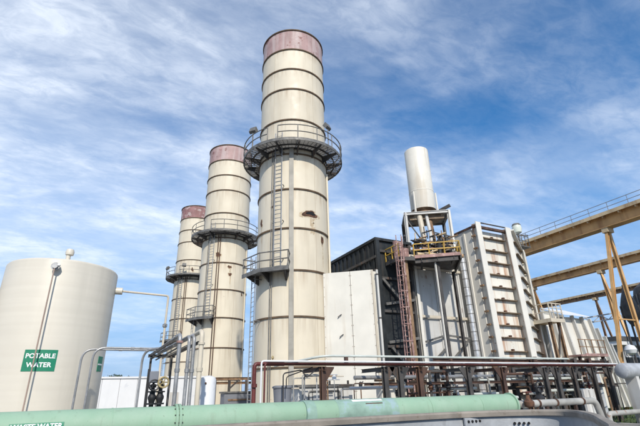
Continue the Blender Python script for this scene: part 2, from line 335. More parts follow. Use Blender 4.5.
# ------------------------------------------------------------------ exhaust stacks
R0 = 2.5
def railing(parent, pts_deck, h=1.1, gap=None, mat='rail_grey', posts=True, r=.04, closed=False, mid=(.52,)):
    """top rail, mid rail and posts over a list of deck-edge points"""
    for i, zz in enumerate((h,) + tuple(h * m for m in mid)):
        part('top_rail' if i == 0 else 'mid_rail', MB().tube([Vector(p) + Vector((0, 0, zz)) for p in pts_deck], r, 6), mat, parent)
def stack(name, label, loc):
    t = thing(name, label, 'smokestack', (0, 0, 0), 'steel exhaust stacks in a row')
    zs = [0.25, 3.3, 6.19, 9.07, 11.9, 14.75, 17.5, 20.4, 23.18, 25.09, 27.06, 29.07]
    part('liner', MB().sector(R0 - .22, R0 - .07, .2, 29.0, -180, 180, 48, closed=True), 'stack_inside', t)
    part('base_plinth', MB().lathe([(2.9, 0), (2.9, .25)], 40), 'concrete', t)
    for k in range(len(zs) - 1):
        me = None; top = k == len(zs) - 2
        for j in range(5):
            if me is None:
                me = MB().sector(R0 - .06, R0, zs[k] + .01, zs[k + 1] - .01, -35.8, 35.8, 14).mesh('panel', 'pink_band' if top else 'cream')
                at_ = me.attributes.new('height', 'FLOAT', 'POINT')
                for q, v_ in enumerate(me.vertices): at_.data[q].value = (v_.co.z - zs[k]) / (zs[k + 1] - zs[k])
            o = bpy.data.objects.new('panel', me); col.objects.link(o); o.parent = t; o.rotation_euler.z = RAD(-22 + 72 * j); ROOT[o.name] = Vector()
    for z in zs[1:]:
        part('stiffener_ring', MB().ring(R0 - .02, R0 + .075, z - .05, z + .05, 56), 'ring_rust', t)
    # upper gallery all the way round
    zd = 18.0
    gr = MB(); r_ = R0 + .06
    while r_ < 3.70: gr.sector(r_, r_ + .028, zd, zd + .04, -180, 180, 60, closed=True); r_ += .07
    for j in range(72):
        d = cp(j * 5, 1, 0); gr.bar(d * (R0 + .05) + Vector((0, 0, zd - .004)), d * 3.7 + Vector((0, 0, zd - .004)), .02, .05)
    part('gallery_grating', gr, 'deck_grey', t)['kind'] = 'stuff'
    part('toe_plate', MB().ring(3.71, 3.75, zd - .10, zd + .12, 48), 'rail_grey', t)
    part('inner_ring_beam', MB().ring(R0 + .02, R0 + .08, zd - .14, zd + .02, 48), 'dark_steel', t)
    part('ring_beam', MB().ring(3.1, 3.16, zd - .16, zd - .05, 48), 'dark_steel', t)
    for j in range(14):
        a = -180 + 360 / 14 * j + 9
        d = cp(a, 1, 0); s_ = Vector((-d.y, d.x, 0)) * .03
        P = [d * (R0 + .01) + Vector((0, 0, zd - .62)), d * (R0 + .01) + Vector((0, 0, zd - .05)), d * 3.7 + Vector((0, 0, zd - .05)), d * 3.7 + Vector((0, 0, zd - .16))]
        part('bracket', MB().hexa([p - s_ for p in P] + [p + s_ for p in P]), 'dark_steel', t)
    ga, gb_ = -40, 308
    arc = [cp(ga + (gb_ - ga) * i / 56, 3.72, zd + .05) for i in range(57)]
    railing(t, arc)
    for j in range(17):
        p = cp(ga + (gb_ - ga) * j / 16, 3.72, zd + .05); part('post', MB().tube([p, p + Vector((0, 0, 1.1))], .034, 6), 'rail_grey', t)
    # lower landing, on the camera's left
    zl = 9.0
    part('landing_deck', MB().sector(R0 + .12, 3.55, zl, zl + .05, -92, -28, 2), 'deck_grey', t)
    part('toe_plate', MB().sector(3.53, 3.57, zl - .16, zl + .10, -92, -28, 2), 'rail_grey', t)
    railing(t, [cp(-93, R0 + .2, zl)] + [cp(-92 + 32 * i, 3.52, zl) for i in range(3)] + [cp(-28, R0 + .1, zl)])
    for a, rr_ in ((-91.5, 3.5), (-76, 3.38), (-60, 3.5), (-44, 3.38), (-28.5, 3.5)):
        p = cp(a, rr_, zl); part('post', MB().tube([p, p + Vector((0, 0, 1.1))], .034, 6), 'rail_grey', t)
    for a in (-86, -60, -33):
        d = cp(a, 1, 0); s_ = Vector((-d.y, d.x, 0)) * .05
        P = [d * (R0 + .01) + Vector((0, 0, zl - .6)), d * (R0 + .01) + Vector((0, 0, zl - .01)), d * 3.35 + Vector((0, 0, zl - .01)), d * 3.35 + Vector((0, 0, zl - .14))]
        part('bracket', MB().hexa([p - s_ for p in P] + [p + s_ for p in P]), 'dark_steel', t)
    # ladders
    def ladder(a, r, z0, z1):
        d = cp(a, 1, 0); s_ = Vector((-d.y, d.x, 0)) * .25; b = d * r
        lad = part('ladder', MB().bar(b - s_ + Vector((0, 0, z0)), b - s_ + Vector((0, 0, z1)), .05, .05).bar(b + s_ + Vector((0, 0, z0)), b + s_ + Vector((0, 0, z1)), .05, .05), 'galv', t)
        rg = MB(); z = z0 + .3
        while z < z1 - .1:
            rg.tube([b - s_ + Vector((0, 0, z)), b + s_ + Vector((0, 0, z))], .018, 5); z += .3
        o = part('rungs', rg, 'galv', lad); o['kind'] = 'stuff'
        z = z0 + .8
        while z < z1 - .5:
            for q in (-1, 1): part('standoff', MB().bar(d * (R0) + s_ * q * 1.3 + Vector((0, 0, z)), b + s_ * q * 1.3 + Vector((0, 0, z)), .04, .05), 'rail_grey', lad)
            z += 2.6
        return lad
    ladder(-45, R0 + .24, zl, 19.2)
    ladder(-84, R0 + .42, .1, 10.2)
    # cable tray and conduits
    part('cable_tray', MB().hexa([cp(-29, 2.51, .3), cp(-29, 2.64, .3), cp(-22.5, 2.64, .3), cp(-22.5, 2.51, .3), cp(-29, 2.51, 17.9), cp(-29, 2.64, 17.9), cp(-22.5, 2.64, 17.9), cp(-22.5, 2.51, 17.9)]), 'tray_grey', t)
    for a in (-54, -57):
        part('conduit', MB().tube([cp(a, 2.62, .3), cp(a, 2.62, 17.8)], .03, 6), 'rail_grey', t)
    part('corner_pipe', MB().tube([cp(50, 2.6, .3), cp(50, 2.6, 16.8)], .07, 8), 'cream', t)
    return t
def stain(t, a, z, wa, hz, mat='rust', seed=1):
    """ragged patch of rusted-through cladding on the shell"""
    rs = random.Random(seed); n = 26; m = MB()
    ph = [rs.uniform(0, 6.28) for _ in range(4)]
    outl = []
    for i in range(n):
        th = 2 * math.pi * i / n; k = .8 + .16 * math.sin(2 * th + ph[0]) + .12 * math.sin(3 * th + ph[1]) + .08 * math.sin(5 * th + ph[2]) + rs.uniform(-.04, .04)
        outl.append((wa * math.cos(th) * k, hz * math.sin(th) * k))
    def face(rr_):
        v_ = [cp(a, rr_, z)]; f_ = []
        for q in (1 / 4, 2 / 4, 3 / 4, 1): v_ += [cp(a + x * q, rr_, z + y * q) for x, y in outl]
        f_ += [(0, 1 + i, 1 + (i + 1) % n) for i in range(n)]
        for q in range(3): f_ += [(1 + q * n + i, 1 + (q + 1) * n + i, 1 + (q + 1) * n + (i + 1) % n, 1 + q * n + (i + 1) % n) for i in range(n)]
        return v_, f_
    m.add(*face(R0 + .012)); m.add(*face(R0 - .03))
    o_ = part('rust_patch', m, mat, t)
    if wa > 3.3:
        keep = outl; outl = [(x * 1.35, y * 1.3 - abs(y) * .1) for x, y in keep]; h1 = MB(); h1.add(*face(R0 + .005)); part('rust_halo', h1, 'halo', o_)
        outl = [(x * .34 + wa * .3, (y * 3.2 - hz * 2.0) if y < 0 else y) for x, y in keep]; h1 = MB(); h1.add(*face(R0 + .007)); part('rust_run', h1, 'halo', o_); outl = keep
    if wa > 10:
        hh = MB(); outl = [(x * .62 + 1.0, y * .5 + .06) for x, y in outl]; hh.add(*face(R0 + .022)); hh.add(*face(R0 - .02)); part('hole', hh, 'hole_dark', o_)
def flood(t, a, r, zb, zt, yaw):
    p = cp(a, r, zb)
    f = part('floodlight_pole', MB().tube([p, p + Vector((0, 0, zt - zb))], .035, 6), 'rail_grey', t)
    q = p + Vector((0, 0, zt - zb)); m = Matrix.Rotation(RAD(yaw), 3, 'Z') @ Matrix.Rotation(RAD(-38), 3, 'X')
    b = MB(); P = [(-.26, -.02, -.2), (.26, -.02, -.2), (.26, .2, -.2), (-.26, .2, -.2), (-.26, -.14, .22), (.26, -.14, .22), (.26, .2, .22), (-.26, .2, .22)]
    b.hexa([q + m @ Vector(v) + Vector((0, 0, .28)) for v in P]); part('floodlight_head', b, 'rail_grey', f)
s2 = stack('exhaust_stack', 'middle one of three cream stacks, with a grey gallery round it', None)
s1 = copy_tree(s2); s3 = copy_tree(s2)
ROOT[s1.name] = ROOT[s3.name] = Vector()
for o, a, z, wa, hz, sd in ((s1, 4, 13.0, 13.5, .36, 3), (s1, 28, 11.35, 3.4, .42, 4), (s1, -83, 12.7, 4, .3, 5), (s1, 10, 12.4, 1.4, .06, 13), (s1, -56, 13.6, 3.5, .14, 14),
                            (s2, -1, 14.3, 5, .2, 7), (s2, 1, 13.5, 4.0, .25, 8), (s2, -30, 15.6, 7, .3, 9), (s2, 38, 11.6, 3, .2, 10), (s3, -12, 18.9, 4, .35, 11)):
    stain(o, a, z, wa, hz, 'rust', sd)
flood(s1, -76, 3.66, 18.05, 19.35, -52); flood(s1, 20, 3.66, 18.05, 19.45, 28)
flood(s3, -92, 3.66, 18.05, 19.2, -60); flood(s3, -30, 3.66, 18.05, 19.0, 0)
for ch in s3.children:
    if ch.data.materials[0].name == 'pink_band': ch.data = ch.data.copy(); ch.data.materials[0] = MATS['pink_dark']
for o in (s2, s3):
    for ch in list(o.children):
        if ch.name.startswith('cable_tray'): bpy.data.objects.remove(ch)
    for a in (-31, -26): part('conduit', MB().tube([cp(a, 2.6, .3), cp(a, 2.6, 17.8)], .05, 6), 'brown_steel', o)
s1.location = (11.42, 26.33, 0); s2.location = (11.42, 45.4, 0); s3.location = (11.55, 64.6, 0)
s1['label'] = 'nearest and tallest-looking cream stack, with a rusted hole in its cladding'
s3['label'] = 'farthest and smallest-looking cream stack, with a peeling pink top band'

# ------------------------------------------------------------------ potable water tank
TX, TY, TR, TZ = -1.70, 22.05, 2.2, 7.28
t = thing('water_tank', 'large beige potable water tank with a green sign', 'tank', (TX, TY, 0))
part('shell', MB().lathe([(TR, 0), (TR, TZ - .1), (TR - .015, TZ - .05), (TR - .05, TZ - .01), (TR - .1, TZ)], 72, (TX, TY, 0)), 'tank_beige', t)
part('roof', MB().lathe([(TR - .1, TZ), (TR - .5, TZ + .09), (TR - 1.4, TZ + .2), (.02, TZ + .26)], 72, (TX, TY, 0)), 'tank_beige', t)
tcn = Vector((TX, TY, 0))
v = part('vent', MB().tube([tcn + Vector((0, 0, TZ + .2)), tcn + Vector((0, 0, TZ + .95))], .1, 12), 'tank_beige', t)
part('vent_cap', MB().lathe([(.05, .78), (.17, .82), (.19, .95), (.15, 1.08), (.05, 1.12)], 14, tcn + Vector((.03, 0, TZ - .05))), 'tank_beige', v)
nz = part('nozzle', MB().tube([tcn + cp(-4.5, TR - .05, 6.86), tcn + cp(-4.5, TR + .34, 6.86)], .1, 14).tube([tcn + cp(-4.5, TR + .2, 6.86), tcn + cp(-4.5, TR + .25, 6.86)], .16, 16), 'galv', t)
part('nozzle_bolt', MB().tube([tcn + cp(-1.8, TR + .1, 6.93), tcn + cp(-1.8, TR + .3, 6.93)], .05, 8), 'sign_white', nz)
part('level_pipe', MB().tube([tcn + cp(-4.6, TR + .3, 6.86), tcn + cp(-4.6, TR + .3, .02)], .027, 8), 'level_tan', t)
part('side_nozzle', MB().tube([tcn + cp(84, TR - .1, 6.5), tcn + cp(84, TR + .3, 6.5)], .16, 12), 'tank_beige', t)
def wrap(vf, a0, z0, r, slant=0.0):
    v, f = vf
    return MB().add([tcn + cp(a0 + math.degrees((x + slant * y) / TR), r, z0 + y) for x, y, z in v], f)
def sheet(a0, a1, z0, z1, r, slant=0.0, n=10):
    m = MB(); vv = []
    for i in range(n + 1):
        for zz in (z0, z1):
            aa = a0 + (a1 - a0) * i / n + (slant * (zz - (z0 + z1) / 2)); vv += [tcn + cp(aa, r, zz), tcn + cp(aa, r - .02, zz)]
    for i in range(n):
        o, q = i * 4, i * 4 + 4
        m.f += [(o, q, q + 2, o + 2), (o + 1, o + 3, q + 3, q + 1), (o, o + 1, q + 1, q), (o + 2, q + 2, q + 3, o + 3)]
    m.f += [(0, 2, 3, 1), (n * 4, n * 4 + 1, n * 4 + 3, n * 4 + 2)]; m.v = [Vector(p) for p in vv]; return m
sg = part('sign', sheet(-15.3, 12.9, 2.9, 3.67, TR + .012), 'sign_green', t)
part('sign_lettering', wrap(text_verts('POTABLE', .235, .006), -1.2, 3.44, TR + .017), 'sign_white', sg)
part('sign_lettering', wrap(text_verts('WATER', .235, .006), -1.2, 3.12, TR + .017), 'sign_white', sg)
sg = part('sign', sheet(62, 73, 2.95, 3.55, TR + .012), 'sign_green', t, 'green sign on the far right side of the tank')
part('sign_stripe', sheet(62.5, 72.5, 3.2, 3.26, TR + .018), 'sign_white', sg)
t = thing('water_tank', 'sliver of a second beige tank at the left picture edge', 'tank', (-7.0, 24.6, 0))
part('shell', MB().lathe([(TR, 0), (TR, 7.1), (TR - .1, 7.25)], 56, (-7.0, 24.6, 0)), 'tank_beige', t)
part('roof', MB().lathe([(TR - .1, 7.25), (TR - 1.2, 7.4), (.02, 7.45)], 56, (-7.0, 24.6, 0)), 'tank_beige', t)
tk = thing('overflow_pipe', 'thin cream overflow pipe from the tank, turning down to a valve', 'pipe', (2.88, 22.0, 0))
part('pipe_run', MB().tube(route([tcn + cp(84, TR + .31, 6.5), (2.88, 22.0, 6.48), (2.86, 22.0, .02)], .12), .05, 10), 'beige', tk)
vv_ = part('valve', MB().lathe([(.05, -.1), (.11, -.06), (.11, .06), (.05, .1)], 10, (2.87, 22.0, 5.05)), 'galv', tk)
part('valve_handle', MB().tube([(2.87, 21.85, 5.05), (2.87, 22.2, 5.05)], .025, 6), 'rail_grey', vv_)
part('flange', MB().lathe([(.1, -.03), (.1, .03)], 10, (.62 + .03, 21.82, 6.5), (1, 0, 0)), 'beige', tk)

# ------------------------------------------------------------------ white building behind the tank, far trees
t = thing('storage_building', 'long low white metal building behind the potable water tank', 'building', (-2, 42, 0))
x = -12.0; k = 0
while x < 8.8:
    part('wall_panel', MB().box(x + .015, x + 1.285, 40, 40.08, 0.05, 3.36), 'wall_white', t); x += 1.3
part('body', MB().box(-12, 8.8, 40.08, 46, 0.0, 3.32), 'wall_white', t)
part('roof_edge', MB().box(-12.1, 8.95, 39.9, 46.1, 3.36, 3.5), 'wall_white', t)
d = part('door', MB().box(6.0, 6.95, 39.95, 39.99, .06, 2.25), 'grey_panel', t); part('door_handle', MB().box(6.08, 6.12, 39.9, 39.95, 1.0, 1.15), 'dark_steel', d)
def leaf_tree(loc, h, label, seed):
    rs = random.Random(seed); t = thing('tree', label, 'tree', loc, 'trees far behind the white building'); o = Vector(loc)
    tr = MB().tube([o, o + Vector((.15, 0, h * .35)), o + Vector((0, .1, h * .75))], [h * .035, h * .026, h * .012], 7)
    for i in range(5):
        a = rs.uniform(0, 6.28); b = o + Vector((0, 0, h * rs.uniform(.4, .65))); tr.tube([b, b + Vector((math.cos(a) * h * .22, math.sin(a) * h * .22, h * .18))], [h * .013, h * .004], 5)
    part('trunk', tr, 'bark', t); cr_ = MB()
    cl = [o + Vector((rs.gauss(0, h * .14), rs.gauss(0, h * .14), h * rs.uniform(.5, .95))) for _ in range(16)]
    for i in range(900):
        c = rs.choice(cl) + Vector((rs.gauss(0, h * .055), rs.gauss(0, h * .055), rs.gauss(0, h * .045))); s_ = h * .028
        u = Vector((rs.gauss(0, 1), rs.gauss(0, 1), rs.gauss(0, 1))).normalized(); v_ = u.orthogonal().normalized()
        cr_.add([c - u * s_, c + v_ * s_ * .5, c + u * s_, c - v_ * s_ * .5], [(0, 1, 2, 3)])
    part('crown', cr_, 'leaf', t)
for i, (x, y, h, lb) in enumerate(((2.6, 96, 6.0, 'tiny far tree just left of the gap above the white building'), (4.4, 97, 6.4, 'tiny far tree in the middle of the group above the white building'), (6.3, 95, 5.7, 'tiny far tree rightmost above the white building'), (-1.0, 99, 5.6, 'tiny far tree beside the right edge of the water tank'))):
    leaf_tree((x, y, 0), h, lb, i)

# ------------------------------------------------------------------ grey pipe hoops and the pipe bundle by the tank
S = 1.07
def P3(x, y, z): return Vector((x * S, y * S, 1.9 + (z - 1.9) * S))
zb = 3.57
def hoop(y, x0, x1, z, r, lb, name='hoop_pipe'):
    p = thing(name, lb, 'pipe', (x0, y, 0), 'bent grey pipes beside the water tank')
    part('pipe_run', MB().tube(route([(x0, y, .02), (x0, y, z), (x1, y, z)], .42), r, 10), 'galv', p)
    part('coupling', MB().tube([(x0 + 1.25, y, z), (x0 + 1.38, y, z)], r * 1.3, 10), 'galv', p)
    part('foot_flange', MB().lathe([(r * 2, 0), (r * 2, .05)], 12, (x0, y, .02)), 'rail_grey', p)
    return p
hoop(19.25, -.36, 2.25, 3.66, .04, 'grey bent pipe standing nearest the sign on the water tank')
hoop(18.55, 0.02, 2.15, 3.66, .038, 'grey bent pipe just right of the first one beside the tank')
hp = thing('hoop_pipe', 'short dark grey bent pipe dropping beside the black valve', 'pipe', (1.72, 18.4, 0), 'bent grey pipes beside the water tank')
part('pipe_run', MB().tube(route([(1.72, 18.4, .02), (1.72, 18.4, 3.58), (2.4, 17.6, 3.62)], .45), .045, 10), 'galv', hp)
fr = [(2.24, 13.55, 'galv', .058, 'steel pipe with a pink flange, leftmost of the drop pipes', 2.30),
      (2.55, 13.75, 'galv', .05, 'steel drop pipe, second from the left, left of a twin', 2.42),
      (2.70, 13.8, 'galv', .055, 'steel drop pipe, third from the left, right of a twin', 2.52),
      (2.80, 13.2, 'beige', .07, 'thick cream pipe, rightmost of the drop pipes', 2.66)]
for i, (x, y, m, r, lb, xf) in enumerate(fr):
    p = thing('drop_pipe', lb, 'pipe', (x, y, 0), 'overhead pipes that turn down behind the green pipe')
    z = zb + (0.04, .02, .06, .12)[i]
    part('pipe_run', MB().tube(route([(xf, 19.6, z), (x, y, z), (x, y, .02)], .2), r, 12), m, p)
    for zz in (2.6, 1.4): part('coupling', MB().lathe([(r * 1.3, -.05), (r * 1.3, .05)], 12, (x, y, zz)), m, p)
    if i == 0: part('flange', MB().lathe([(.1, -.03), (.1, .03)], 12, (x, y, zb - .18)), 'pink_red', p)
    if i == 3: part('flange', MB().lathe([(.1, -.03), (.1, .03)], 12, (x, y, zb - .25)), 'beige', p)
sp = thing('pipe_support', 'dark steel frame carrying the overhead pipes by the tank', 'support', (2.3, 17, 0))
for y in (19.2,):
    for x in (2.12, 2.92): part('post', MB().ibeam((x, y, .02), (x, y, zb - .2), .08, .08, .012), 'dark_steel', sp)
    part('cross_beam', MB().ibeam((2.0, y, zb - .13), (3.05, y, zb - .13), .1, .12, .015), 'dark_steel', sp)
for x in (2.10, 2.95): part('long_beam', MB().bar((x, 14.3, zb - .1), (x, 19.7, zb - .1), .06, .09), 'dark_steel', sp)
for i, (x, m) in enumerate(((2.2, 'rail_grey'), (2.36, 'valve_black'), (2.6, 'beige'))):
    part('small_line', MB().tube([(x, 14.4, zb - .2 - .05 * (i % 2)), (x, 19.6, zb - .2 - .05 * (i % 2))], .03, 8), m, sp)
vs_ = thing('valve_assembly', 'black double valve with a pale round handwheel', 'valve', (1.72, 13.2, 0))
for x in (1.60, 1.80):
    part('valve_body', MB().lathe([(.06, 0), (.06, 1.70), (.125, 1.701), (.125, 1.74), (.07, 1.742), (.085, 1.80), (.105, 1.85), (.105, 1.9), (.07, 1.96), (.07, 2.0), (.12, 2.001), (.12, 2.035), (.05, 2.037), (.05, 2.12), (.08, 2.121), (.08, 2.2), (.03, 2.22), (.03, 2.34)], 14, (x, 13.2, .02)), 'valve_black', vs_)
part('actuator', MB().box(1.47, 1.70, 13.1, 13.3, 2.26, 2.56), 'bin_grey', vs_, bevel=.02)
hw = MB(); hc = Vector((1.83, 13.0, 2.27))
ringp = [hc + Vector((math.cos(a) * .13, 0, math.sin(a) * .13)) for a in [2 * math.pi * i / 24 for i in range(25)]]
hwo = part('handwheel', hw.tube(ringp, .026, 8, False), 'brass', vs_)
sk = MB()
for i in range(5): a = 2 * math.pi * i / 5; sk.tube([hc, hc + Vector((math.cos(a) * .125, 0, math.sin(a) * .125))], .016, 6)
sk.tube([hc, hc + Vector((0, .2, 0))], .03, 8); part('spokes', sk, 'brass', hwo)
hc = Vector((1.60, 13.02, 2.2)); part('handwheel', MB().tube([hc + Vector((math.cos(a) * .13, 0, math.sin(a) * .13)) for a in [2 * math.pi * i / 20 for i in range(21)]], .022, 7, False).tube([hc - Vector((.13, 0, 0)), hc + Vector((.13, 0, 0))], .014, 6).tube([hc, hc + Vector((0, .18, 0))], .025, 8), 'valve_black', vs_)
part('post', MB().bar((1.45, 13.25, .02), (1.45, 13.25, 2.62), .06, .06), 'valve_black', vs_)

wc = thing('chemical_drum', 'small white upright cylinder tank left of the red pipes', 'tank', (3.55, 15.2, 0))
part('shell', MB().lathe([(.25, 0), (.25, 2.36), (.22, 2.44), (.1, 2.49), (.02, 2.5)], 28, (3.55, 15.2, .02)), 'wall_white', wc)
part('port', MB().tube([(3.42, 14.99, 2.28), (3.41, 14.95, 2.28)], .03, 10), 'rust', wc)

# ------------------------------------------------------------------ green waste water pipe in the foreground
PY, PZ, PR = 12.05, 1.33, .36
gp = thing('waste_water_pipe', 'long pale green waste water pipe across the foreground', 'pipe', (5, PY, 0))
part('pipe_run', MB().tube([(-5.5, PY, PZ), (3.7, PY, PZ), (5.55, PY, PZ + .055)], [PR, PR, PR - .055], 40), 'green_pipe', gp)
part('pipe_run', MB().tube([(5.75, PY, PZ + .01), (13.6, PY, PZ + .01), (13.75, PY, PZ + .01)], [PR, PR, PR * .96], 40), 'green_pipe', gp)
part('joint_band', MB().tube([(5.5, PY, PZ), (5.8, PY, PZ)], PR + .025, 40), 'faded_green', gp)
part('faded_band', MB().tube([(6.5, PY, PZ + .01), (8.6, PY, PZ + .01)], PR + .006, 40), 'faded_green', gp)
for x in (-3.2, .6, 9.9, 12.1): part('weld_seam', MB().tube([(x, PY, PZ), (x + .03, PY, PZ)], PR + .008 + (.006 if x > 5 else 0), 40), 'green_pipe', gp)
fl = part('flange', MB().tube([(2.02, PY, PZ), (2.08, PY, PZ)], PR + .045, 40).tube([(2.10, PY, PZ), (2.16, PY, PZ)], PR + .045, 40), 'green_pipe', gp)
for i in range(14):
    a = 2 * math.pi * i / 14; part('bolt', MB().tube([(1.99, PY + math.cos(a) * (PR + .02), PZ + math.sin(a) * (PR + .02)), (2.19, PY + math.cos(a) * (PR + .02), PZ + math.sin(a) * (PR + .02))], .012, 6), 'dark_steel', fl)
part('end_flange', MB().tube([(13.75, PY, PZ), (13.82, PY, PZ)], PR + .05, 32), 'green_pipe', gp)
def on_pipe(x, th, r): return Vector((x, PY - math.cos(th) * r, PZ + math.sin(th) * r))      # th up from the camera side
def pipe_sheet(x0, x1, t0, t1, r, n=8):
    m = MB(); vv = []
    for i in range(n + 1):
        th = t0 + (t1 - t0) * i / n
        for xx in (x0, x1): vv += [on_pipe(xx, th, r), on_pipe(xx, th, r - .012)]
    m.v = vv
    for i in range(n):
        o, q = i * 4, i * 4 + 4; m.f += [(o, o + 2, q + 2, q), (o + 1, q + 1, q + 3, o + 3), (o, q, q + 1, o + 1), (o + 2, o + 3, q + 3, q + 2)]
    m.f += [(0, 1, 3, 2), (n * 4, n * 4 + 2, n * 4 + 3, n * 4 + 1)]; return m
sg = part('sign', pipe_sheet(-1.32, -.32, -.75, .36, PR + .008), 'sign_green', gp)
v, f = text_verts('WASTE WATER', .135, .003)
part('sign_lettering', MB().add([on_pipe(-.82 + x, .15 + y / PR, PR + .012) for x, y, z in v], f), 'sign_white', sg)
part('torn_label', pipe_sheet(7.05, 8.1, .98, 1.25, PR + .016), 'paper_white', gp, 'torn white label on top of the faded green band')
part('rust_mark', pipe_sheet(7.45, 8.05, .68, .76, PR + .016), 'rust', gp)
for x in (-2.5, 3.6, 10.8):
    part('saddle', MB().box(x - .15, x + .15, PY - .3, PY + .3, .02, PZ - PR + .08), 'concrete', gp)

sm = thing('small_pipe', 'grey rusty-jointed pipe carrying on right of the green pipe', 'pipe', (16.3, 11.9, 0))
part('pipe_run', MB().tube(route([(13.84, 11.95, 1.34), (18.6, 11.95, 1.34), (18.95, 11.95, .05)], .25), .125, 16), 'old_pipe', sm)
for x in (15.1, 16.1, 17.7): part('rust_joint', MB().tube([(x, 11.95, 1.34), (x + .1, 11.95, 1.34)], .14, 16), 'rust', sm)
for x in (15.6, 17.3): part('pipe_stand', MB().bar((x, 11.95, .0), (x, 11.95, 1.22), .1, .1), 'brown_steel', sm)
vr = thing('gate_valve', 'rusty red-black gate valve at the end of the green pipe', 'valve', (14.2, 11.7, 0))
part('valve_body', MB().lathe([(.05, 0), (.05, 1.2), (.16, 1.25), (.18, 1.4), (.08, 1.52), (.05, 1.75)], 12, (14.25, 11.6, .02)), 'rust', vr)
hc = Vector((14.25, 11.6, 1.74)); part('handwheel', MB().tube([hc + Vector((math.cos(a) * .15, math.sin(a) * .15, 0)) for a in [2 * math.pi * i / 18 for i in range(19)]], .022, 7, False).tube([hc - Vector((.15, 0, 0)), hc + Vector((.15, 0, 0))], .014, 6).tube([hc - Vector((0, .15, 0)), hc + Vector((0, .15, 0))], .014, 6), 'red_pipe', vr)
vr = thing('gate_valve', 'black gate valve with handwheel on the grey pipe', 'valve', (15.95, 12.4, 0))
part('valve_body', MB().lathe([(.06, 0), (.06, 1.3), (.2, 1.36), (.2, 1.5), (.1, 1.6), (.12, 1.75), (.04, 1.95)], 12, (15.95, 12.45, .02)), 'valve_black', vr)
hc = Vector((15.95, 12.35, 1.9)); part('handwheel', MB().tube([hc + Vector((math.cos(a) * .2, 0, math.sin(a) * .2)) for a in [2 * math.pi * i / 18 for i in range(19)]], .025, 7, False).tube([hc - Vector((.2, 0, 0)), hc + Vector((.2, 0, 0))], .016, 6), 'valve_black', vr)

# ------------------------------------------------------------------ open bolted steel tank right in front of the camera
ot = thing('open_tank', 'open bolted grey steel tank with a dusty rim in the foreground', 'tank', (0, 4, 0))
ctl = [(-6, 5.92), (-2, 5.92), (2.8, 5.92), (5.0, 5.84), (6.15, 5.55), (6.7, 5.05), (6.62, 4.55), (5.9, 3.82), (5.0, 3.12), (4.2, 2.55), (3.0, 2.0), (1, 1.6), (-2, 1.5), (-5, 1.6), (-6.6, 2.5), (-7.2, 4), (-6.9, 5.3)]
def catmull(P, per):
    o = []; k = len(P)
    for i in range(k):
        a, b, c, d = (Vector(P[(i + q) % k]) for q in (-1, 0, 1, 2))
        for j in range(per):
            t_ = j / per; o.append(.5 * (2 * b + (c - a) * t_ + (2 * a - 5 * b + 4 * c - d) * t_ ** 2 + (3 * b - a - 3 * c + d) * t_ ** 3))
    return o
lp_ = catmull(ctl, 8); nl = len(lp_); ZT = 1.57
def loop_band(prof_):
    """sweep a (inward offset, z) profile round the tank's outline"""
    m = MB(); k = len(prof_)
    for i in range(nl):
        tn = (lp_[(i + 1) % nl] - lp_[i - 1]).normalized(); nn = Vector((tn.y, -tn.x))
        for o_, z in prof_: m.v.append(Vector((lp_[i].x + nn.x * o_, lp_[i].y + nn.y * o_, z)))
    for i in range(nl):
        j = (i + 1) % nl
        for q in range(k): m.f.append((i * k + q, i * k + (q + 1) % k, j * k + (q + 1) % k, j * k + q))
    return m
part('wall', loop_band([(0, .02), (.03, .02), (.03, ZT - .04), (0, ZT - .04)]), 'steel_face', ot)
part('rim', loop_band([(-.03, ZT - .085), (-.035, ZT - .03), (-.01, ZT - .004), (.03, ZT), (.07, ZT - .006), (.085, ZT - .03), (.08, ZT - .09), (.034, ZT - .092), (.034, ZT - .05), (-.004, ZT - .05)]), 'dust_rim', ot)
part('floor', MB().add([(p.x, p.y, .06) for p in lp_], [tuple(range(nl))]), 'dark_steel', ot)
bme = MB().tube([(0, 0, 0), (0, -.016, 0)], [.022, .018], 8).mesh('bolt', 'hole_dark')
def wall_at(x): return min((p for p in lp_ if p.y > 4.3), key=lambda p: abs(p.x - x)).y - .031
for cx_ in (2.3, 5.62):
    sm_ = MB().box(cx_ - .19, cx_ + .19, wall_at(cx_) - .012, wall_at(cx_) + .02, .1, ZT - .095); part('lap_plate', sm_, 'steel_face', ot)
    for i in range(4):
        for j in range(4):
            o = bpy.data.objects.new('bolt', bme); col.objects.link(o); o.parent = ot
            o.location = Vector((cx_ - .12 + .08 * i, wall_at(cx_) - .012, ZT - .15 - .14 * j)) - ROOT[ot.name]
for i in range(4):
    for j in range(3):
        o = bpy.data.objects.new('bolt', bme); col.objects.link(o); o.parent = ot
        q = min((p for p in lp_ if p.x > 5.6 and p.y < 5.9), key=lambda p: abs(p.x - 6.5) + abs(p.y - 5.3)); o.location = Vector((q.x - .1 - .055 * i + .02, q.y + .012 + .045 * i - .02, ZT - .2 - .14 * j)) - ROOT[ot.name]; o.rotation_euler.z = RAD(-40)

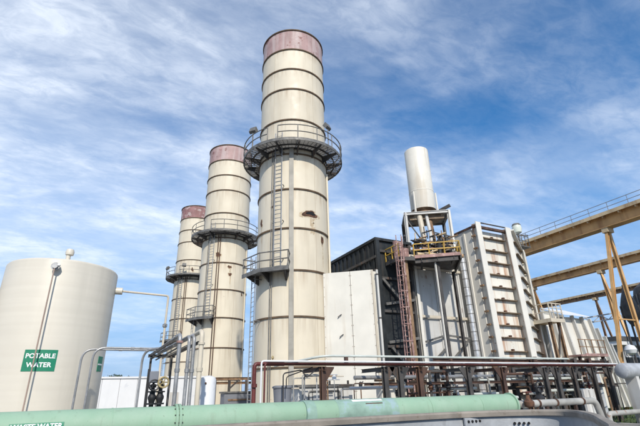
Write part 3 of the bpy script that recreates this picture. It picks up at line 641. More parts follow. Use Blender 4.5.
# ------------------------------------------------------------------ pipe rack in front of the boiler
RY = 16.0
rk = thing('pipe_rack', 'long brown steel pipe rack in front of the boiler', 'pipe rack', (16, RY, 0))
for i, x in enumerate((8.21, 11.17, 11.95, 13.01, 15.87, 18.15, 21.26, 22.2, 23.59, 25.32, 26.79)):
    m = 'brown_steel' if i in (0, 3, 5) else 'dark_steel'
    part('post', MB().ibeam((x, RY, .02), (x, RY, 2.86), .2, .22, .025), m, rk)
    part('cross_arm', MB().ibeam((x, RY - .25, 2.77), (x, RY + 1.8, 2.77), .12, .16, .016), m, rk)
    for s_ in ((1,) if i in (0, 1, 3) else (-1, 1)):
        part('gusset', MB().prism([(x + .1 * s_, 2.85), (x + .52 * s_, 2.85), (x + .5 * s_, 2.78), (x + .1 * s_, 2.25)], 'y', RY - .02, RY + .02), m, rk)
for i, x in enumerate((15.3, 17.4, 19.4, 21.8, 24.4, 26.2)):
    part('post', MB().ibeam((x, RY + 1.5, .02), (x, RY + 1.5, 2.86), .2, .2, .025), 'dark_steel', rk)
part('rail_beam', MB().ibeam((6.3, RY + .1, 2.93), (27.6, RY + .1, 2.93), .1, .07, .012), 'brown_steel', rk)
for z, y in ((2.2, RY + 1.4),): part('low_beam', MB().ibeam((11, y, z), (27, y, z), .1, .12, .015), 'brown_steel', rk)
p = thing('rack_pipe', 'white pipe on top of the rack, dropping at its left end', 'pipe', (5.6, 15.9, 0), 'pipes on the rack')
part('pipe_run', MB().tube(route([(5.60, 15.82, .02), (5.60, 15.82, 3.04), (27.5, 15.82, 3.04)], .12), .034, 10), 'wall_white', p)
p = thing('rack_pipe', 'dark red pipe on the rack, leftmost of the two red drops', 'pipe', (5.41, 16, 0), 'pipes on the rack')
part('pipe_run', MB().tube(route([(5.41, 16.05, .02), (5.41, 16.05, 2.95), (6.6, 16.08, 2.95)], .14), .075, 12), 'red_pipe', p)
for z in (2.2, 1.2): part('coupling', MB().lathe([(.1, -.06), (.1, .06)], 12, (5.41, 16.0, z)), 'red_pipe', p)
p = thing('rack_pipe', 'dark red pipe under the white pipe, right one of the red drops', 'pipe', (5.76, 15.95, 0), 'pipes on the rack')
part('pipe_run', MB().tube(route([(5.76, 15.9, .02), (5.76, 15.9, 2.97), (27.5, 15.84, 2.97)], .14), .034, 10), 'red_pipe', p)
p = thing('rack_pipe', 'pale green-grey pipe raised above the rack', 'pipe', (16, 16.5, 0), 'pipes on the rack')
part('pipe_run', MB().tube(route([(7.3, 18.9, 3.05), (8.5, 16.5, 3.31), (24.2, 16.5, 3.34)], .5), .05, 10), 'pale_pipe', p)
for x in (9.6, 12.9, 15.4, 18.1, 21.3): part('pipe_shoe', MB().box(x - .07, x + .07, 16.44, 16.56, 2.98, 3.27), 'brown_steel', p)
p = thing('rack_pipe', 'grey insulated pipe running lower behind the rack posts', 'pipe', (18, 17.6, 0), 'pipes on the rack')
part('pipe_run', MB().tube([(10.8, 17.9, 2.5), (27.0, 17.9, 2.5)], .09, 10), 'galv', p)
for x in (12, 15, 18, 21, 24, 26.5): part('hanger', MB().bar((x, 17.9, 2.55), (x, 17.9, 2.95), .03, .03), 'brown_steel', p)
p = thing('sampling_line', 'thin black bent tubing under the left end of the rack', 'pipe', (7, 16.2, 0))
part('tubing', MB().tube(route([(6.6, 16.15, 2.05), (6.6, 16.15, 2.62), (7.4, 16.2, 2.75), (7.6, 16.2, 2.45), (8.15, 16.2, 2.85)], .12), .025, 8), 'valve_black', p)
part('tubing', MB().tube(route([(6.75, 16.2, 2.08), (6.75, 16.2, 2.5), (7.9, 16.25, 2.85)], .12), .022, 8), 'valve_black', p)
part('tubing', MB().tube(route([(6.6, 16.15, 2.05), (6.6, 16.15, .05)], .1), .025, 8), 'valve_black', p)
fx = thing('pipe_fitting', 'little brass fitting on the rack left end', 'fitting', (6.1, 16, 3.1))
part('fitting', MB().lathe([(.02, 0), (.02, .12), (.05, .14), (.05, .2), (.02, .24)], 8, (6.1, 15.99, 3.0)), 'brass', fx)
bn = thing('bin_stand', 'rough concrete stand under the grey bin', 'stand', (6.9, 17, 0))
part('block', MB().box(6.35, 7.45, 16.6, 17.5, .02, 1.2), 'concrete', bn)
bn = thing('bin', 'grey plastic bin with a rim, left of the low skid', 'bin', (6.9, 17.0, 1.2))
part('body', MB().lathe([(.30, 0), (.37, .9), (.37, .92)], 28, (6.92, 17.0, 1.203)), 'bin_grey', bn)
part('rim', MB().lathe([(.40, 0), (.41, .04), (.40, .07), (.30, .1)], 28, (6.92, 17.0, 2.105)), 'bin_grey', bn)

sk = thing('equipment_skid', 'low grey skid box at the foot of the nearest stack', 'skid', (9.9, 19.6, 0))
part('body', MB().box(8.5, 11.32, 19.0, 20.6, .02, 2.14), 'grey_panel', sk, bevel=.02)
part('top_plate', MB().box(8.4, 11.42, 18.92, 20.7, 2.145, 2.26), 'rail_grey', sk)
for x in (9.2, 10.0, 10.8): part('seam', MB().box(x - .015, x + .015, 18.98, 19.01, .1, 2.1), 'dark_steel', sk)
part('handrail', MB().tube(route([(9.0, 18.95, 1.2), (9.0, 18.95, 1.98), (10.6, 18.95, 1.98), (10.6, 18.95, 1.2)], .1), .03, 8), 'rail_grey', sk)
part('lug', MB().box(10.1, 10.16, 19.0, 19.1, 2.26, 2.42), 'dark_steel', sk); part('lug', MB().box(11.1, 11.16, 19.0, 19.1, 2.26, 2.42), 'dark_steel', sk)
st = thing('standpipe', 'thin brown standpipe with a dark knob before the white duct', 'standpipe', (12.05, 19.4, 0))
part('pipe', MB().tube([(12.05, 19.4, .02), (12.05, 19.4, 2.15)], .03, 8), 'rust_tan', st); part('knob', MB().lathe([(.02, 0), (.09, .04), (.1, .14), (.06, .22), (.01, .25)], 12, (12.05, 19.4, 2.12)), 'valve_black', st)

# base works below the middle stack
bs = thing('access_platform', 'beige beams and dark legs at the foot of the middle stack', 'platform', (11.3, 38, 0))
part('beam', MB().ibeam((9.3, 38.2, 3.2), (13.8, 38.2, 3.2), .16, .22, .02), 'rust_tan', bs); part('beam', MB().ibeam((9.3, 39.8, 2.9), (13.8, 39.8, 2.9), .16, .2, .02), 'rust_tan', bs)
for x in (9.5, 10.7, 12.2, 13.6):
    part('leg', MB().ibeam((x, 38.2, .02), (x, 38.2, 3.08), .18, .2, .02), 'dark_steel', bs)
part('brace', MB().bar((10.7, 38.15, 2.4), (11.5, 38.15, 3.1), .12, .12), 'dark_steel', bs)
pl = thing('plinth_box', 'dark grey equipment box below the middle stack', 'equipment box', (11, 37, 0))
part('body', MB().box(9.8, 12.2, 36.2, 37.4, .02, 2.05), 'bin_grey', pl); part('lid', MB().box(9.7, 12.3, 36.1, 37.5, 2.055, 2.18), 'rail_grey', pl); part('stripe', MB().box(10.1, 11.9, 36.14, 36.19, 1.5, 1.62), 'rust_tan', pl)

# ------------------------------------------------------------------ boiler 1: transition duct
td = thing('transition_duct', 'off-white panelled duct joining the nearest stack to the dark module', 'duct', (14, 24, 0))
A_, B_ = Vector((12.55, 24.05, 0)), Vector((15.05, 22.0, 0)); dv = (B_ - A_); nn = Vector((dv.y, -dv.x, 0)).normalized()
part('body', MB().prism([(12.6, 24.2), (15.12, 22.12), (15.4, 22.12), (15.4, 30.5), (12.6, 28.5)], 'z', .3, 8.98), 'duct_white', td)
for a, b in ((0, .54), (.548, .965), (.972, 1.0)):
    p, q = A_ + dv * a, A_ + dv * b
    part('panel', MB().hexa([p, q, q - nn * .1, p - nn * .1] + [u + Vector((0, 0, 8.75)) for u in (p, q, q - nn * .1, p - nn * .1)]).add([], []), 'duct_white' if b < 1 else 'beige', td)
for o in td.children:
    if o.name.startswith('panel'): o.location.z += .3
for k in (.02, .53, .56, .955):
    p = A_ + dv * k + nn * .006; part('lap_strip', MB().bar(p + Vector((0, 0, .35)), p + Vector((0, 0, 9.0)), .05, .012, nn), 'duct_white', td)
    for i in range(14): q = p + nn * .012 + Vector((0, 0, .7 + .62 * i)); part('fastener', MB().tube([q, q + nn * .012], .02, 6), 'rust_tan', td)
for k, z in ((.28, 6.2), (.3, 5.0), (.62, 2.3)):
    p = A_ + dv * k + nn * .12 + Vector((0, 0, z)); part('grab_handle', MB().tube([p - nn * .13, p, p + Vector((.2, -.1, .16))], .025, 6), 'dark_steel', td)
p = thing('downpipe', 'white downpipe between the white duct and the dark module', 'pipe', (15.25, 21.85, 0))
part('pipe_run', MB().tube([(15.22, 21.8, .02), (15.22, 21.8, 9.0)], .075, 12), 'grey_panel', p)
for z in (3, 6, 8.7): part('clamp', MB().lathe([(.1, -.04), (.1, .04)], 12, (15.22, 21.8, z)), 'dark_steel', p)

# dark module
dm = thing('dark_boiler_module', 'dark painted steel boiler module with sloping-looking roofline', 'boiler module', (17, 26, 0))
part('body', MB().box(15.52, 18.3, 22.1, 31.4, .02, 11.1), 'black_paint', dm)
part('roof_cap', MB().box(15.38, 18.4, 21.95, 31.5, 11.1, 11.28), 'black_paint', dm)
y = 22.3
while y < 31.2:
    part('wall_rib', MB().box(15.44, 15.52, y, y + .12, .3, 11.0), 'black_paint', dm); y += .6
for z in (9.0, 9.9): part('channel', MB().box(15.36, 15.44, 22.0, 31.4, z, z + .16), 'dark_steel', dm)
part('corner_post', MB().box(15.40, 15.66, 21.9, 22.1, .02, 11.1), 'black_paint', dm)
part('corner_post', MB().box(18.0, 18.2, 21.9, 22.1, .02, 11.0), 'dark_steel', dm)
for z in (2.2, 4.3, 6.4, 8.5, 10.3): part('girt', MB().box(15.66, 18.0, 21.95, 22.1, z, z + .16), 'dark_steel', dm)
for a, b in (((15.7, 21.9, 8.5), (17.6, 21.9, 6.6)), ((15.8, 21.9, 6.9), (18.1, 21.9, 7.3)), ((15.8, 21.9, 4.6), (18.1, 21.9, 4.9)), ((16.0, 21.9, 4.3), (17.9, 21.9, 2.3))):
    part('brace', MB().bar(a, b, .1, .16), 'rail_grey', dm)

# grey panel casing
gc = thing('boiler_casing', 'grey-white boiler casing with flat bolted panels under the platform', 'boiler casing', (21, 26, 0))
part('body', MB().box(18.3, 26.2, 22.3, 31.0, .02, 10.9), 'grey_panel', gc)
for x0, x1 in ((18.45, 20.3), (20.62, 22.5)):
    for z0, z1 in ((.3, 2.9), (3.05, 6.2), (6.42, 9.5), (9.7, 10.8)):
        part('panel', MB().box(x0, x1, 22.18, 22.3, z0, z1), 'grey_panel', gc, bevel=.015)
        for fx_ in (x0 + .07, x1 - .07): part('panel_flange', MB().box(fx_ - .05, fx_ + .05, 22.1, 22.18, z0, z1), 'grey_panel', gc)
part('girt', MB().box(18.35, 22.8, 21.98, 22.1, 6.24, 6.40), 'beige', gc)
part('girt', MB().box(18.35, 22.6, 21.98, 22.1, 9.52, 9.68), 'beige', gc)
part('girt', MB().box(18.35, 22.6, 21.98, 22.1, 2.92, 3.03), 'dark_steel', gc)
part('column', MB().ibeam((20.46, 22.0, .02), (20.46, 22.0, 10.4), .2, .26, .03, (0, 1, 0)), 'white_paint', gc)
part('column', MB().ibeam((18.42, 21.98, .02), (18.42, 21.98, 10.4), .2, .24, .03, (0, 1, 0)), 'white_paint', gc)
for a, b in (((18.6, 21.9, 4.7), (20.5, 21.9, 5.2)), ((20.55, 21.9, 5.15), (22.4, 21.9, 5.0)), ((20.6, 21.9, 3.6), (22.3, 21.9, 4.9)), ((18.6, 21.9, 3.2), (20.3, 21.9, 4.4))):
    part('brace', MB().bar(a, b, .08, .12), 'rail_grey', gc)
sv = thing('insulated_pipe', 'shiny metal-clad vertical pipe beside the ribbed casing', 'pipe', (22.72, 21.75, 0))
z = .05
while z < 10.5:
    part('cladding', MB().tube([(22.66, 21.72, z), (22.66, 21.72, min(z + .58, 10.55))], .2, 20), 'silver', sv)
    part('cladding_band', MB().lathe([(.212, -.02), (.212, .02)], 20, (22.66, 21.72, z + .58)), 'rail_grey', sv); z += .6

# ------------------------------------------------------------------ platform on columns
pf = thing('platform', 'steel platform on tall columns with yellow handrails', 'platform', (18, 20.5, 0))
ZD = 9.62
deck = [(16.15, 23.0 - .95), (16.15, 20.6), (16.84, 20.55), (17.12, 20.3), (19.35, 18.6), (21.6, 21.5), (21.6, 21.9), (16.4, 21.9)]
part('deck', MB().prism(deck, 'z', ZD, ZD + .06), 'dark_steel', pf)
E0, E1, E2 = Vector((17.12, 20.3, ZD)), Vector((19.35, 18.6, ZD)), Vector((21.6, 21.5, ZD)); W0, W1 = Vector((16.15, 22.0, ZD)), Vector((16.15, 20.6, ZD))
part('edge_beam', MB().bar(E0 + Vector((0, 0, .02)), E1 + Vector((0, 0, .02)), .08, .2), 'pink_red', pf)
part('edge_beam', MB().bar(E1 + Vector((0, 0, -.14)), E2 + Vector((0, 0, -.14)), .1, .26), 'dark_steel', pf)
part('edge_beam', MB().bar(W0 + Vector((0, 0, -.1)), W1 + Vector((0, 0, -.1)), .1, .24), 'dark_steel', pf)
part('edge_beam', MB().bar(W1 + Vector((0, 0, -.1)), E0 + Vector((0, 0, -.1)), .1, .24), 'dark_steel', pf)
part('joist', MB().ibeam(E0 + Vector((.1, .1, -.22)), E1 + Vector((-.1, .15, -.22)), .16, .3, .03), 'dark_steel', pf)
for k in (.15, .5, .85):
    p = E0.lerp(E1, k) + Vector((0, 0, -.2)); part('joist', MB().ibeam(p, p + Vector((.9, 1.2, 0)) if k > .6 else p + Vector((1.2, 1.5, 0)), .14, .28, .025), 'dark_steel', pf)
part('joist', MB().ibeam((16.3, 20.75, ZD - .2), (18.2, 21.9, ZD - .2), .14, .28, .025), 'dark_steel', pf)
part('column', MB().ibeam((16.62, 20.72, .02), (16.62, 20.72, ZD - .15), .26, .28, .035), 'rust_tan', pf, 'rusty tan column at the near corner of the platform')
part('column', MB().bar((18.24, 19.74, .02), (18.24, 19.74, ZD - .2), .07, .1), 'white_paint', pf)
part('column', MB().ibeam((18.42, 19.8, .02), (18.42, 19.8, ZD - .2), .22, .24, .03), 'dark_steel', pf)
part('column', MB().ibeam((21.4, 21.5, .02), (21.4, 21.5, ZD - .2), .16, .18, .03), 'dark_steel', pf)
part('column', MB().ibeam((16.95, 21.0, .02), (16.95, 21.0, ZD - .1), .14, .16, .03), 'brown_steel', pf)
for a, b, n in ((E0, E1, 4), (W0, W1, 3), (E1, E2, 4)):
    for k in range(n):
        p = a.lerp(b, k / (n - 1)) if not (a == E1 and k == 0) else a.lerp(b, .03)
        part('post', MB().bar(p, p + Vector((0, 0, .86)), .06, .06), 'yellow_rail', pf)
    for i, h in enumerate((.86, .45)): part('top_rail' if i == 0 else 'mid_rail', MB().bar(a + Vector((0, 0, h)), b + Vector((0, 0, h)), .05, .06), 'yellow_rail', pf)
# ladder with cage, pinkish red
ld = thing('caged_ladder', 'pinkish red caged ladder up to the valve platform', 'ladder', (16.0, 20.9, 0))
lx, ly = 16.02, 20.5
for s_ in (-.2, .2): part('stile', MB().bar((lx + s_, ly, .05), (lx + s_, ly, 10.6), .06, .06), 'pink_red', ld)
rg = MB(); z = .3
while z < 10.8: rg.tube([(lx - .2, ly, z), (lx + .2, ly, z)], .018, 5); z += .3
part('rungs', rg, 'pink_red', ld)['kind'] = 'stuff'
z = 2.6
while z < 11:
    part('cage_hoop', MB().tube([(lx + .27 * math.cos(a), ly - .05 - .4 * math.sin(a), z) for a in [math.pi * i / 10 for i in range(11)]], .028, 6), 'pink_red', ld); z += .95
for a in (.5, 1.57, 2.64):
    part('cage_strap', MB().bar((lx + .27 * math.cos(a), ly - .05 - .4 * math.sin(a), 2.6), (lx + .27 * math.cos(a), ly - .05 - .4 * math.sin(a), 10.9), .05, .03), 'pink_red', ld)
for z in (3.5, 6.5, 9.3): part('standoff', MB().bar((lx, ly, z), (lx + .5, ly + .4, z), .06, .06), 'pink_red', ld)

# vent silencer on its frame
ZF = 13.45
fm = thing('silencer_frame', 'white steel frame holding up the vent silencer', 'frame', (19.9, 21.9, 0))
FL, FR = Vector((18.25, 22.1, ZF)), Vector((20.75, 20.45, ZF)); fd = (FR - FL).normalized(); fn = Vector((-fd.y, fd.x, 0))
BL, BR = FL + fn * 2.3, FR + fn * 2.3
for p, m in ((FL, 'grey_panel'), (FR, 'white_paint'), (BL, 'dark_steel'), (BR, 'rail_grey')):
    part('post', MB().ibeam(Vector((p.x, p.y, ZD + .06)), p + Vector((0, 0, .1)), .17, .18, .03), m, fm)
part('front_beam', MB().ibeam(FL, FR, .16, .2, .03), 'grey_panel', fm)
part('low_beam', MB().ibeam(FL + Vector((0, 0, -2.4)), FR + Vector((0, 0, -2.4)), .12, .16, .03), 'brown_steel', fm)
part('plate_skirt', MB().prism([tuple(p.xy) for p in (FL + fd * .3 + fn * .2, FR - fd * .3 + fn * .2, FR - fd * .9 + fn * 1.5, FL + fd * .9 + fn * 1.5)], 'z', ZF - .42, ZF - .07), 'rib_dark', fm)
for a, b in ((FL, BL), (FR, BR), (BL, BR)): part('side_beam', MB().ibeam(a, b, .18, .26, .04), 'rail_grey', fm)
part('top_plate', MB().prism([tuple(p.xy) for p in (FL + fd * .1 + fn * .12, FR - fd * .1 + fn * .12, BR - fd * .1, BL + fd * .1)], 'z', ZF - .06, ZF - .02), 'rail_grey', fm)
part('corner_beam', MB().bar(FR + Vector((-.35, .5, .16)), FR + Vector((.1, -.15, .42)), .1, .22), 'dark_steel', fm)
for a, b in ((FL + Vector((.05, 0, -.4)), FL.lerp(FR, .36) + Vector((0, .2, -2.0))), (FL.lerp(FR, .55) + Vector((0, .3, -1.3)), FR + Vector((-.05, 0, -1.9)))): part('brace', MB().bar(a, b, .07, .07), 'dark_steel', fm)
vsn = thing('vent_silencer', 'tall white vent silencer cylinder above the valve platform', 'silencer', (20.2, 22.35, ZF))
SX, SY = 20.1, 22.25
part('shell', MB().lathe([(.88, ZF + .55), (.9, ZF + .62), (.9, ZF + 5.55), (.88, ZF + 5.6), (.8, ZF + 5.6), (.8, ZF + 3.6), (.02, ZF + 3.6)], 40, (SX, SY, 0)), 'duct_white', vsn)
part('skirt', MB().lathe([(.62, ZF), (.70, ZF + .4), (.92, ZF + .56)], 32, (SX, SY, 0)), 'rust_tan', vsn)
part('shell_band', MB().ring(.895, .912, ZF + 2.0, ZF + 2.05, 40, (SX, SY, 0)), 'duct_white', vsn)
for a in (-75, 45): part('support_fin', MB().bar(Vector((SX, SY, ZF)) + cp(a, 1.0, 0), Vector((SX, SY, ZF)) + cp(a, 1.0, 1.9), .1, .1), 'white_paint', vsn)
vp = thing('vent_pipes', 'cream relief pipes and black relief valves under the silencer', 'relief valves', (19.5, 21.4, ZD))
for i, (x, y, m, r) in enumerate(((18.95, 21.35, 'beige', .19), (19.38, 21.1, 'grey_panel', .12), (19.72, 21.3, 'rust_tan', .2))):
    part('riser', MB().tube([(x, y, ZD + .5), (x + .05, y, ZD + 2.2), (x + .25, y + .4, ZF - .05)], r, 14), m, vp)
for x, y, h in ((18.25, 21.35, 1.15), (18.6, 20.9, .8), (20.05, 20.85, 1.5), (20.4, 20.7, 1.2), (20.7, 21.3, 1.6), (20.9, 21.0, .9), (19.3, 20.3, .9)):
    b = part('relief_valve', MB().lathe([(.14, 0), (.14, .3), (.22, .34), (.24, .5), (.13, .62), (.16, .8), (.11, h), (.03, h + .12)], 12, (x, y, ZD + .5)), 'valve_black', vp)
    part('side_outlet', MB().tube([(x, y, ZD + .85), (x + .42, y - .15, ZD + .85)], .09, 9), 'valve_black', b)
part('header', MB().tube([(17.2, 21.5, ZD + .38), (21.3, 21.0, ZD + .38)], .19, 16), 'beige', vp)
part('header', MB().tube([(17.6, 20.6, ZD + .34), (20.7, 19.75, ZD + .34)], .14, 14), 'crane_pale', vp)
part('header', MB().tube([(17.5, 20.9, ZD + .7), (19.6, 19.2, ZD + .62)], .06, 10), 'pink_red', vp)
rs = random.Random(5)
for i in range(60):
    k = rs.random(); p = Vector((17.6, 21.2, 0)).lerp(Vector((21.0, 20.3, 0)), k) + Vector((rs.uniform(-.2, .2), rs.uniform(-.5, .5), ZD + rs.uniform(.5, 2.0)))
    q = p + rs.choice((Vector((.7, -.2, 0)), Vector((.2, .6, 0)), Vector((0, 0, .6)), Vector((.5, -.4, .15))))
    part('branch_line', MB().tube([p, q], rs.choice((.035, .05, .07)), 8), rs.choice(('valve_black', 'dark_steel', 'rust_tan', 'crane_pale')), vp)
for i in range(7):
    p = Vector((17.9, 21.2, 0)).lerp(Vector((20.9, 20.4, 0)), i / 6) + Vector((0, rs.uniform(-.3, .3), ZD + rs.uniform(1.0, 1.7)))
    part('actuator', MB().lathe([(.05, -.06), (.2, -.05), (.22, 0), (.2, .05), (.05, .06)], 14, p, (rs.uniform(-.4, .4), rs.uniform(-1, 1), rs.uniform(.2, 1))).tube([p, Vector((p.x, p.y, ZD + .5))], .035, 6), 'valve_black', vp)
pr = thing('instrument_rack', 'faded pink instrument rack at the left end of the platform', 'instrument rack', (16.9, 21.6, ZD))
part('frame_panel', MB().box(16.45, 17.05, 21.35, 21.5, ZD + .07, ZD + 1.35), 'pink_red', pr); part('frame_panel', MB().box(17.1, 17.45, 21.2, 21.34, ZD + .07, ZD + .9), 'pink_red', pr)
part('dial_plate', MB().box(16.6, 16.9, 21.31, 21.35, ZD + .7, ZD + 1.15), 'bin_grey', pr)
part('antenna', MB().tube([(17.25, 21.27, ZD + .9), (17.28, 21.27, ZD + 1.7)], .025, 6).lathe([(.02, 0), (.09, .05), (.09, .16), (.02, .2)], 10, (17.28, 21.27, ZD + 1.65)), 'valve_black', pr)

# ------------------------------------------------------------------ ribbed casing
RF = 20.2
rc = thing('ribbed_casing', 'tall white boiler casing with rust-stained horizontal ribs', 'boiler casing', (24.7, 24, 0))
part('body', MB().box(22.98, 26.45, RF + .6, 30.5, .02, 12.55), 'white_paint', rc)
zr = [1.46, 2.34, 3.22, 4.1, 4.98, 5.77, 6.63, 7.51, 8.36, 9.25, 10.13, 11.02, 11.95]
ed = [.1] + zr + [12.5]
for i in range(len(ed) - 1): part('panel', MB().box(23.3, 26.0, RF + .5, RF + .6, ed[i] + .012, ed[i + 1] - .012), 'rib_white', rc)
for z in zr:
    r_ = part('rib', MB().box(23.2, 26.05, RF + .27, RF + .5, z - .03, z + .03), 'rib_dark', rc)
    part('lug', MB().box(24.7, 24.86, RF + .34, RF + .5, z + .025, z + .16), 'rust', r_)
for x0, x1 in ((22.88, 23.36), (25.9, 26.42)):
    xc = (x0 + x1) / 2
    part('column', MB().box(x0, x1, RF - .06, RF, .02, 12.92), 'white_paint', rc)
    part('column_web', MB().box(xc - .03, xc + .03, RF, RF + .55, .02, 12.9), 'rib_white', rc)
for z in zr: part('rib_end', MB().box(22.84, 22.97, RF + .2, RF + .5, z - .06, z + .05), 'rust_tan', rc)
part('side_stiffener', MB().box(22.90, 22.98, RF + 1.2, RF + 1.35, .1, 12.4), 'white_paint', rc)
part('top_beam', MB().box(22.95, 26.4, RF + .1, RF + .3, 12.55, 12.72), 'brown_steel', rc)
part('top_beam', MB().bar((23.4, RF + .05, 12.92), (26.1, RF + .05, 12.92), .06, .08), 'dark_steel', rc)
part('roof_edge', MB().box(22.9, 22.99, RF, 24.3, 12.56, 12.72), 'brown_steel', rc)

# angled bay
ab = thing('angled_casing', 'angled white casing bay stepping down right of the ribs', 'boiler casing', (28, 22, 0))
Q0, Q1 = Vector((26.55, 20.3, 0)), Vector((29.55, 22.1, 0)); qd = Q1 - Q0; qn = Vector((qd.y, -qd.x, 0)).normalized(); z0t, z1t = 12.85, 11.95
H = lambda k, z, off=0: Q0 + qd * k + qn * off + Vector((0, 0, z))
part('body', MB().hexa([H(0, .02), H(1, .02), (29.55, 30, .02), (26.55, 30, .02), H(0, z0t - .1), H(1, z1t - .1), (29.55, 30, z1t - .1), (26.55, 30, z0t - .1)]), 'white_paint', ab)
for z in zr:
    part('rib', MB().hexa([H(.06, z - .03), H(.93, z - .03), H(.93, z - .03, .2), H(.06, z - .03, .2), H(.06, z + .03), H(.93, z + .03), H(.93, z + .03, .2), H(.06, z + .03, .2)]), 'rib_dark', ab)
part('column', MB().hexa([H(.9, .02, .28), H(1.06, .02, .28), H(1.06, .02, .34), H(.9, .02, .34), H(.9, z1t + .1, .28), H(1.06, z1t, .28), H(1.06, z1t, .34), H(.9, z1t + .1, .34)]), 'white_paint', ab)
part('column_web', MB().hexa([H(.96, .02), H(.99, .02), H(.99, .02, .28), H(.96, .02, .28), H(.96, z1t), H(.99, z1t), H(.99, z1t, .28), H(.96, z1t, .28)]), 'rib_white', ab)
part('top_edge', MB().bar(H(.02, z0t - .02, .1), H(1, z1t + .02, .1), .3, .1), 'white_paint', ab)

lt = thing('lamp_post', 'pale lantern with small guard frame on top of the casing', 'lamp', (29.6, 22.0, 12.05))
b0 = Vector((29.55, 21.95, 11.9))
part('pole', MB().tube([b0, b0 + Vector((.03, 0, 1.6))], .09, 8), 'rail_grey', lt)
part('lantern', MB().lathe([(.14, 0), (.32, .12), (.38, .45), (.34, .7), (.2, .85), (.02, .9)], 16, b0 + Vector((.03, 0, 1.6))), 'lamp_glass', lt)
part('lantern_cap', MB().lathe([(.36, 0), (.28, .16), (.02, .24)], 16, b0 + Vector((.03, 0, 2.32))), 'rail_grey', lt)
part('deck', MB().box(28.9, 30.2, 21.5, 22.4, 12.28, 12.34), 'rail_grey', lt)
for x in (28.95, 29.35, 29.75, 30.15): part('post', MB().bar((x, 21.55, 12.34), (x, 21.55, 13.2), .05, .05), 'rail_grey', lt)
for z in (12.8, 13.2): part('rail', MB().bar((28.9, 21.55, z), (30.2, 21.55, z), .05, .05), 'rail_grey', lt)
part('arm', MB().bar((28.6, 21.75, 13.25), (30.5, 21.75, 13.45), .06, .06), 'dark_steel', lt)

# beige landing right of the casing
bl = thing('landing', 'beige maintenance landing with handrail beside the inlet duct', 'landing', (30, 21, 0))
part('deck', MB().box(28.75, 30.2, 20.2, 21.95, 6.2, 6.32), 'crane_pale', bl)
part('skirt', MB().box(28.75, 30.2, 20.14, 20.2, 6.16, 6.42), 'beige', bl); part('skirt', MB().box(28.69, 28.75, 20.14, 21.95, 6.16, 6.42), 'beige', bl)
for x in (28.8, 29.2, 29.65, 30.15): part('post', MB().bar((x, 20.2, 6.3), (x, 20.2, 7.5), .06, .06), 'beige', bl)
for z in (6.9, 7.2, 7.5): part('rail', MB().bar((28.75, 20.2, z), (30.2, 20.2, z), .05, .06), 'beige', bl)
for z in (6.9, 7.5): part('rail', MB().bar((28.78, 20.2, z), (28.78, 21.9, z), .05, .05), 'beige', bl)
for x in (29.0, 29.95): part('leg', MB().ibeam((x, 20.5, .02), (x, 20.5, 6.2), .18, .2, .025), 'rust_tan', bl)
part('brace', MB().bar((29.1, 20.45, 3.8), (29.95, 20.45, 6.0), .1, .1), 'dark_steel', bl)
lb_ = thing('landing', 'lower salmon-tinted handrail landing before the inlet duct', 'landing', (32.4, 20.6, 0))
part('deck', MB().box(30.9, 34.0, 20.0, 21.4, 3.85, 3.97), 'pink_red', lb_)
part('kick_plate', MB().box(31.4, 34.0, 19.95, 20.0, 3.85, 4.05), 'pink_red', lb_)
for i in range(5): x = 30.95 + .75 * i; part('post', MB().bar((x, 20.0, 3.97), (x, 20.0, 5.0), .05, .05), 'rust_tan', lb_)
for z in (4.5, 5.0): part('rail', MB().bar((30.9, 20.0, z), (34.0, 20.0, z), .05, .05), 'rust_tan', lb_)
for x in (31.1, 33.8): part('leg', MB().ibeam((x, 20.3, .02), (x, 20.3, 3.85), .16, .18, .02), 'brown_steel', lb_)

# inlet duct: sheets with standing ribs, sloping down to the right
idt = thing('inlet_duct', 'pale ribbed inlet duct sloping down to the right', 'duct', (34, 24, 0))
tops = [(30.2, 7.1), (31.3, 7.05), (32.49, 6.97), (33.74, 7.0), (34.9, 6.95), (35.9, 6.85), (36.63, 6.12), (37.37, 5.5), (37.9, 4.9)]
bots = [(30.4, .3), (32.0, .3), (33.6, .3), (35.0, .3), (36.3, .3), (37.3, .3), (38.0, .3), (38.7, .3), (39.1, .3)]
for i in range(len(tops) - 1):
    (a, za_), (b, zb_) = tops[i], tops[i + 1]; (c, zc_), (d_, zd_) = bots[i], bots[i + 1]
    part('sheet', MB().hexa([(c, 22, zc_), (d_ - .02, 22, zd_), (d_ - .02, 29, zd_), (c, 29, zc_), (a, 22, za_), (b - .02, 22, zb_), (b - .02, 29, zb_), (a, 29, za_)]), 'white_paint' if i % 3 else 'duct_white', idt)
for (a, za_), (c, zc_) in zip(tops, bots):
    part('standing_rib', MB().bar((a, 21.86, za_ + .12), (c, 21.86, zc_), .12, .26, (0, 1, 0)), 'grey_panel', idt)
part('hood', MB().hexa([(31.9, 21.4, 7.05), (35.3, 21.4, 7.0), (35.0, 23.2, 7.75), (32.0, 23.2, 7.8), (31.9, 21.4, 7.1), (35.3, 21.4, 7.05), (35.0, 23.2, 7.82), (32.0, 23.2, 7.87)]), 'wall_white', idt)
part('hood_end', MB().prism([(21.5, 6.9), (23.2, 6.9), (23.2, 7.74), (21.5, 7.02)], 'x', 32.0, 32.06), 'white_paint', idt)

